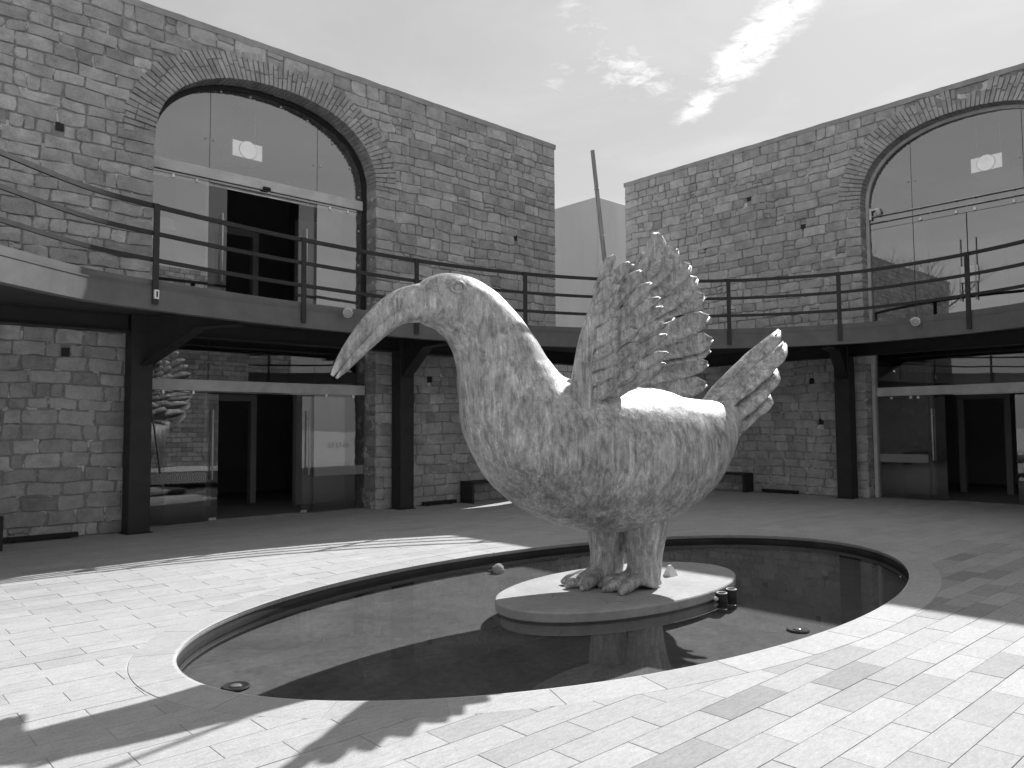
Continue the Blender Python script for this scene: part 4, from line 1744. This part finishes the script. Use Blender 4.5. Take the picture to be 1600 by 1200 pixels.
def remeshed(mb, name, voxel, smooth_it, parent, mat):
    me = mb.mesh(name)
    bm = bmesh.new()
    bm.from_mesh(me)
    bmesh.ops.recalc_face_normals(bm, faces=list(bm.faces))
    bm.to_mesh(me)
    bm.free()
    tmp = bpy.data.objects.new('tmp', me)
    col.objects.link(tmp)
    md = tmp.modifiers.new('r', 'REMESH')
    md.mode = 'VOXEL'
    md.voxel_size = voxel
    md.use_smooth_shade = True
    if smooth_it:
        sm = tmp.modifiers.new('s', 'SMOOTH')
        sm.factor = 0.5
        sm.iterations = smooth_it
    dg = bpy.context.evaluated_depsgraph_get()
    dg.update()
    out = bpy.data.meshes.new_from_object(tmp.evaluated_get(dg))
    bpy.data.objects.remove(tmp, do_unlink=True)
    out.name = name
    for p in out.polygons:
        p.use_smooth = True
    nv = len(out.vertices)
    nrm = [0.0] * (nv * 3)
    cos = [0.0] * (nv * 3)
    out.vertices.foreach_get('normal', nrm)
    out.vertices.foreach_get('co', cos)
    for i in range(nv):
        c0 = Vector(cos[i * 3:i * 3 + 3])
        n = mnoise.noise(c0 * 2.4) * 0.010 + mnoise.noise(c0 * 9.0) * 0.004
        for k in range(3):
            cos[i * 3 + k] += nrm[i * 3 + k] * n
    out.vertices.foreach_set('co', cos)
    out.update()
    out.materials.clear()
    return link(name, out, mat, parent)


body_st = [(-1.62, 1.93, .035, .10), (-1.42, 1.75, .17, .27), (-1.12, 1.55, .40, .46), (-0.72, 1.38, .62, .62), (-0.2, 1.30, .735, .74), (0.35, 1.33, .74, .76),
           (0.80, 1.48, .68, .69), (1.08, 1.74, .58, .58), (1.22, 2.02, .485, .46), (1.32, 2.28, .41, .375), (1.45, 2.50, .355, .32), (1.63, 2.67, .32, .28), (1.86, 2.74, .27, .235), (2.06, 2.71, .185, .165), (2.17, 2.68, .08, .08)]
mb = loft(smooth_stations(body_st, 5), 40)
remeshed(mb, 'body', 0.026, 6, bird, 'bronze_patina')

# bill in two mandibles
up = [(1.94, 2.77, .15, .165), (2.12, 2.755, .135, .135), (2.30, 2.70, .108, .098), (2.48, 2.56, .09, .078), (2.65, 2.37, .068, .058), (2.78, 2.19, .044, .038), (2.86, 2.05, .016, .015)]
lo = [(1.94, 2.66, .11, .14), (2.10, 2.645, .10, .115), (2.26, 2.60, .082, .088), (2.42, 2.475, .07, .07), (2.585, 2.305, .054, .053), (2.725, 2.145, .036, .036), (2.825, 2.03, .013, .013)]
ub = loft(smooth_stations(up, 5), 20).build('upper_bill', 'bronze_patina', bird, smooth=True)
lb_ = loft(smooth_stations(lo, 5), 20).build('lower_bill', 'bronze_patina', bird, smooth=True)
for s in (1, -1):
    c0 = B(1.80, 2.84, s * 0.236)
    bm = bmesh.new()
    bmesh.ops.create_uvsphere(bm, u_segments=18, v_segments=12, radius=0.038)
    me = bpy.data.meshes.new('eye')
    bm.to_mesh(me)
    bm.free()
    for p in me.polygons:
        p.use_smooth = True
    link('eye', me, 'bronze_patina', bird, None).location = c0
    mk = MB()
    pts = [B(1.80 + .066 * math.cos(2 * math.pi * k / 20), 2.85 + .046 * math.sin(2 * math.pi * k / 20), s * (0.252 - 0.022 * abs(math.cos(2 * math.pi * k / 20)))) for k in range(21)]
    mk.tube(pts, 0.014, 8, cap=False)
    mk.build('eyelid', 'bronze_patina', bird, smooth=True)


def feather(root, tip, width, side, bow, parent, thick=0.03, roll=0.0, name='feather'):
    """a long cupped plate with a raised shaft, rounded tip and a few splits"""
    p, q = Vector(root), Vector(tip)
    d = q - p
    L = d.length
    d.normalize()
    nrm = Vector(side).normalized()
    nrm = (nrm - d * nrm.dot(d)).normalized()
    acr = d.cross(nrm).normalized()
    if roll:
        qn = Quaternion(d, roll)
        nrm.rotate(qn)
        acr.rotate(qn)
    NS, NX = 11, 6
    fr, bk = [], []
    sd = random.uniform(0, 50)
    for i in range(NS):
        t_ = i / (NS - 1)
        w = width * (0.42 + 0.58 * min(1, t_ / 0.35)) * (1.0 if t_ < 0.72 else math.sqrt(max(0.0, 1 - ((t_ - 0.72) / 0.285) ** 2)))
        w = max(w, width * 0.10)
        c_ = p + d * (L * t_) + nrm * (bow * math.sin(math.pi * min(t_, 1.0)) + 0.06 * L * t_ * t_) + acr * (0.04 * L * math.sin(t_ * 2.3 + sd))
        for k in range(NX + 1):
            e = 2 * k / NX - 1
            cup = -0.16 * w * e * e + (0.016 if abs(e) < 0.05 else 0) + 0.008 * math.sin(e * 9 + t_ * 14 + sd)
            th = thick * (1 - 0.55 * e * e) * (1 - 0.5 * t_)
            edge = 1 + 0.07 * math.sin(t_ * 31 + sd + (2 if e > 0 else 0)) * abs(e)
            pt = c_ + acr * (w * 0.5 * e * edge) + nrm * cup
            fr.append(pt + nrm * th * 0.5)
            bk.append(pt - nrm * th * 0.5)
    q_ = NX + 1
    n = len(fr)
    fs = []
    for i in range(NS - 1):
        for k in range(NX):
            a = i * q_ + k
            fs.append((a, a + 1, a + q_ + 1, a + q_))
            fs.append((n + a, n + a + q_, n + a + q_ + 1, n + a + 1))
    for i in range(NS - 1):
        for k in (0, NX):
            a = i * q_ + k
            fs.append((a, a + q_, n + a + q_, n + a))
    for k in range(NX):
        for a in (k, (NS - 1) * q_ + k):
            fs.append((a, a + 1, n + a + 1, n + a))
    o = MB().add(fr + bk, fs).build(name, 'bronze_patina', parent, smooth=True)
    return o


def wing(sgn, shoulder, rot, scale, lift):
    """sgn +1: flank towards the viewer"""
    ca, sa = math.cos(rot), math.sin(rot)

    def T(x, z, l):
        dx, dz = (x - 0.75) * scale, (z - 1.9) * scale
        return B(shoulder[0] + dx * ca - dz * sa, shoulder[1] + dx * sa + dz * ca, sgn * (l * 0.66 + lift))
    out = LT * sgn
    arm = [(0.95, 1.62, .50), (0.78, 1.95, .50), (0.56, 2.35, .54), (0.30, 2.75, .60), (0.10, 3.02, .66), (-0.14, 3.3, .72), (-0.40, 3.56, .78)]
    rad = [.17, .19, .165, .14, .115, .08, .04]
    m = MB()
    pts = [T(*a) for a in arm]
    sp, sr = [], []
    for i in range(len(pts) - 1):
        for k in range(4):
            f = k / 4
            sp.append(pts[i].lerp(pts[i + 1], f))
            sr.append((rad[i] + (rad[i + 1] - rad[i]) * f) * scale)
    sp.append(pts[-1])
    sr.append(rad[-1] * scale)
    m.tube(sp, sr, 16)
    w = m.build('wing', 'bronze_patina', bird, smooth=True)
    # flight feathers: root on the arm -> tip
    fl = []
    tips = [(-0.66, 3.80), (-0.86, 3.62), (-1.02, 3.40), (-1.12, 3.16), (-1.17, 2.92), (-1.17, 2.68), (-1.13, 2.46), (-1.06, 2.26), (-0.97, 2.08), (-0.86, 1.94)]
    roots = [(-0.12, 3.22), (-0.04, 3.10), (0.06, 2.98), (0.15, 2.84), (0.24, 2.70), (0.33, 2.56), (0.42, 2.42), (0.52, 2.26), (0.62, 2.08), (0.70, 1.92)]
    for k, (rt, tp) in enumerate(zip(roots, tips)):
        lr = 0.70 - 0.02 * k
        lt = 0.84 - 0.028 * k
        feather(T(rt[0], rt[1], lr - 0.05), T(tp[0], tp[1], lt), 0.26 * scale, out, 0.03, w, roll=sgn * 0.18)
    # two rows of coverts
    for row, (ln, n_) in enumerate(((0.62, 9), (0.36, 9))):
        for k in range(n_):
            f = (k + 0.3) / n_
            i = f * (len(roots) - 1)
            a, b = int(i), min(int(i) + 1, len(roots) - 1)
            fx = i - a
            rx = roots[a][0] + (roots[b][0] - roots[a][0]) * fx + 0.05
            rz = roots[a][1] + (roots[b][1] - roots[a][1]) * fx + 0.02
            txx = tips[a][0] + (tips[b][0] - tips[a][0]) * fx
            tzz = tips[a][1] + (tips[b][1] - tips[a][1]) * fx
            lr = 0.72 - 0.2 * f + 0.03 * row
            feather(T(rx, rz, lr), T(rx + (txx - rx) * ln, rz + (tzz - rz) * ln, lr + 0.12 + 0.02 * row), 0.25 * scale, out, 0.035, w, roll=sgn * 0.2, name='covert')
    return w


wing(-1, (-0.16, 1.82), -0.20, 0.96, 0.10)
wing(1, (0.66, 1.76), -0.50, 0.60, 0.15)

# raised tail
for k in range(7):
    f = k / 6
    tip = [(-2.34, 2.62, 0.0), (-2.22, 2.46, 0.12), (-2.12, 2.32, -0.16), (-2.03, 2.18, 0.2), (-1.94, 2.04, -0.24), (-1.86, 1.92, 0.24), (-1.76, 1.80, 0.1)][k]
    rt = (-1.06 - 0.04 * k, 1.74 - 0.055 * k, tip[2] * 0.6)
    feather(B(*rt), B(*tip), 0.36, HD * 0.5 + Vector((0, 0, 1)) + LT * tip[2], 0.05, bird, thick=0.05, name='tail_feather')

# legs and webbed feet
for (lx, ll) in ((-0.23, 0.165), (0.0, -0.165)):
    st = [(lx - 0.04, 0.95, .27, .25, ll), (lx - 0.03, 0.70, .25, .225, ll), (lx - 0.01, 0.50, .215, .19, ll), (lx + 0.0, 0.33, .185, .165, ll), (lx + 0.01, 0.20, .18, .16, ll), (lx + 0.04, 0.10, .19, .165, ll), (lx + 0.06, 0.035, .17, .15, ll)]
    leg = loft(smooth_stations(st, 4), 24)
    # three toes and a short hind toe
    for (tx, tl, r0) in ((0.47, 0.02, .075), (0.40, 0.21, .068), (0.40, -0.18, .068), (-0.22, 0.03, .06)):
        p0, p1, p2, p3 = B(lx + 0.05, 0.12, ll), B(lx + 0.05 + tx * 0.45, 0.095, ll + tl * 0.5), B(lx + 0.05 + tx * 0.82, 0.06, ll + tl * 0.85), B(lx + 0.05 + tx, 0.028, ll + tl)
        leg.tube([p0, p1, p2, p3], [r0 * 1.15, r0, r0 * 0.8, r0 * 0.32], 12)
    # web between the toes
    a = [B(lx + 0.08, 0.02, ll), B(lx + 0.36, 0.02, ll + 0.17), B(lx + 0.40, 0.02, ll + 0.02), B(lx + 0.36, 0.02, ll - 0.15)]
    tp = [p + Vector((0, 0, 0.04)) for p in a]
    tp[0] = tp[0] + Vector((0, 0, 0.06))
    leg.add(a + tp, [(3, 2, 1, 0), (4, 5, 6, 7), (0, 1, 5, 4), (1, 2, 6, 5), (2, 3, 7, 6), (3, 0, 4, 7)])
    o = remeshed(leg, 'leg', 0.016, 3, bird, 'bronze_patina')
    zmin = min(v_.co.z for v_ in o.data.vertices)
    for v_ in o.data.vertices:
        v_.co.z = max(v_.co.z, 0.0095)

# bamboo pole leaning behind the bird
root = empty('bamboo_pole', (7.10, 5.60, 0.008))
tag(root, 'slender bamboo pole standing upright behind the bronze bird', 'pole')
p0, p1 = Vector((7.10, 5.60, 0.009)), Vector((6.39, 5.60, 4.68))
m = MB()
pts, rr = [], []
N = 26
for k in range(N + 1):
    f = k / N
    pts.append(p0.lerp(p1, f))
    rr.append(0.031 - 0.008 * f)
m.tube(pts, rr, 12)
m.build('culm', 'bamboo', root, smooth=False)
for k in range(1, 9):
    f = k / 9 + 0.02
    c0 = p0.lerp(p1, f)
    d = (p1 - p0).normalized()
    m = MB()
    r0 = 0.031 - 0.008 * f
    m.tube([c0 - d * 0.012, c0 - d * 0.004, c0 + d * 0.004, c0 + d * 0.012], [r0 + 0.0005, r0 + 0.005, r0 + 0.005, r0 + 0.0005], 12)
    m.build('node', 'bamboo', root)

# ------------------------------------------------------------------ bare tree beyond the left wall (seen mirrored in the upper glass)
tree = empty('bare_tree', (-7.5, 17.5, 0))
tag(tree, 'leafless branching tree beyond the wall, mirrored in the pale-framed upper glass', 'tree')
rt = random.Random(21)
mt, mbr = MB(), MB()
mt.tube([(-7.5, 17.5, 0), (-7.4, 17.4, 2.2), (-7.55, 17.5, 4.6)], [0.32, 0.25, 0.2], 10)


def grow(p, d, l, r, depth):
    pts = [p]
    for k in range(3):
        d = (d + Vector((rt.uniform(-.18, .18), rt.uniform(-.18, .18), rt.uniform(-.02, .14)))).normalized()
        pts.append(pts[-1] + d * (l / 3))
    mbr.tube(pts, [r, r * .85, r * .72, r * .58], 6 if depth > 2 else 5, cap=False)
    if depth == 0:
        return
    for k in range(rt.choice((2, 3, 3))):
        a = rt.uniform(0, 6.28)
        s = Vector((math.cos(a), math.sin(a), rt.uniform(-0.1, 0.5)))
        grow(pts[rt.choice((2, 3, 3))], (d + s * rt.uniform(0.5, 0.9)).normalized(), l * rt.uniform(.62, .82), r * .55, depth - 1)


for k in range(5):
    a = k * 1.256 + 0.3
    grow(Vector((-7.55, 17.5, 4.5 - 0.2 * k)), Vector((math.cos(a) * .6, math.sin(a) * .6, 1)).normalized(), 2.6, 0.13, 5)
mt.build('trunk', 'bark', tree, smooth=True)
mbr.build('crown', 'bark', tree, recalc=False)
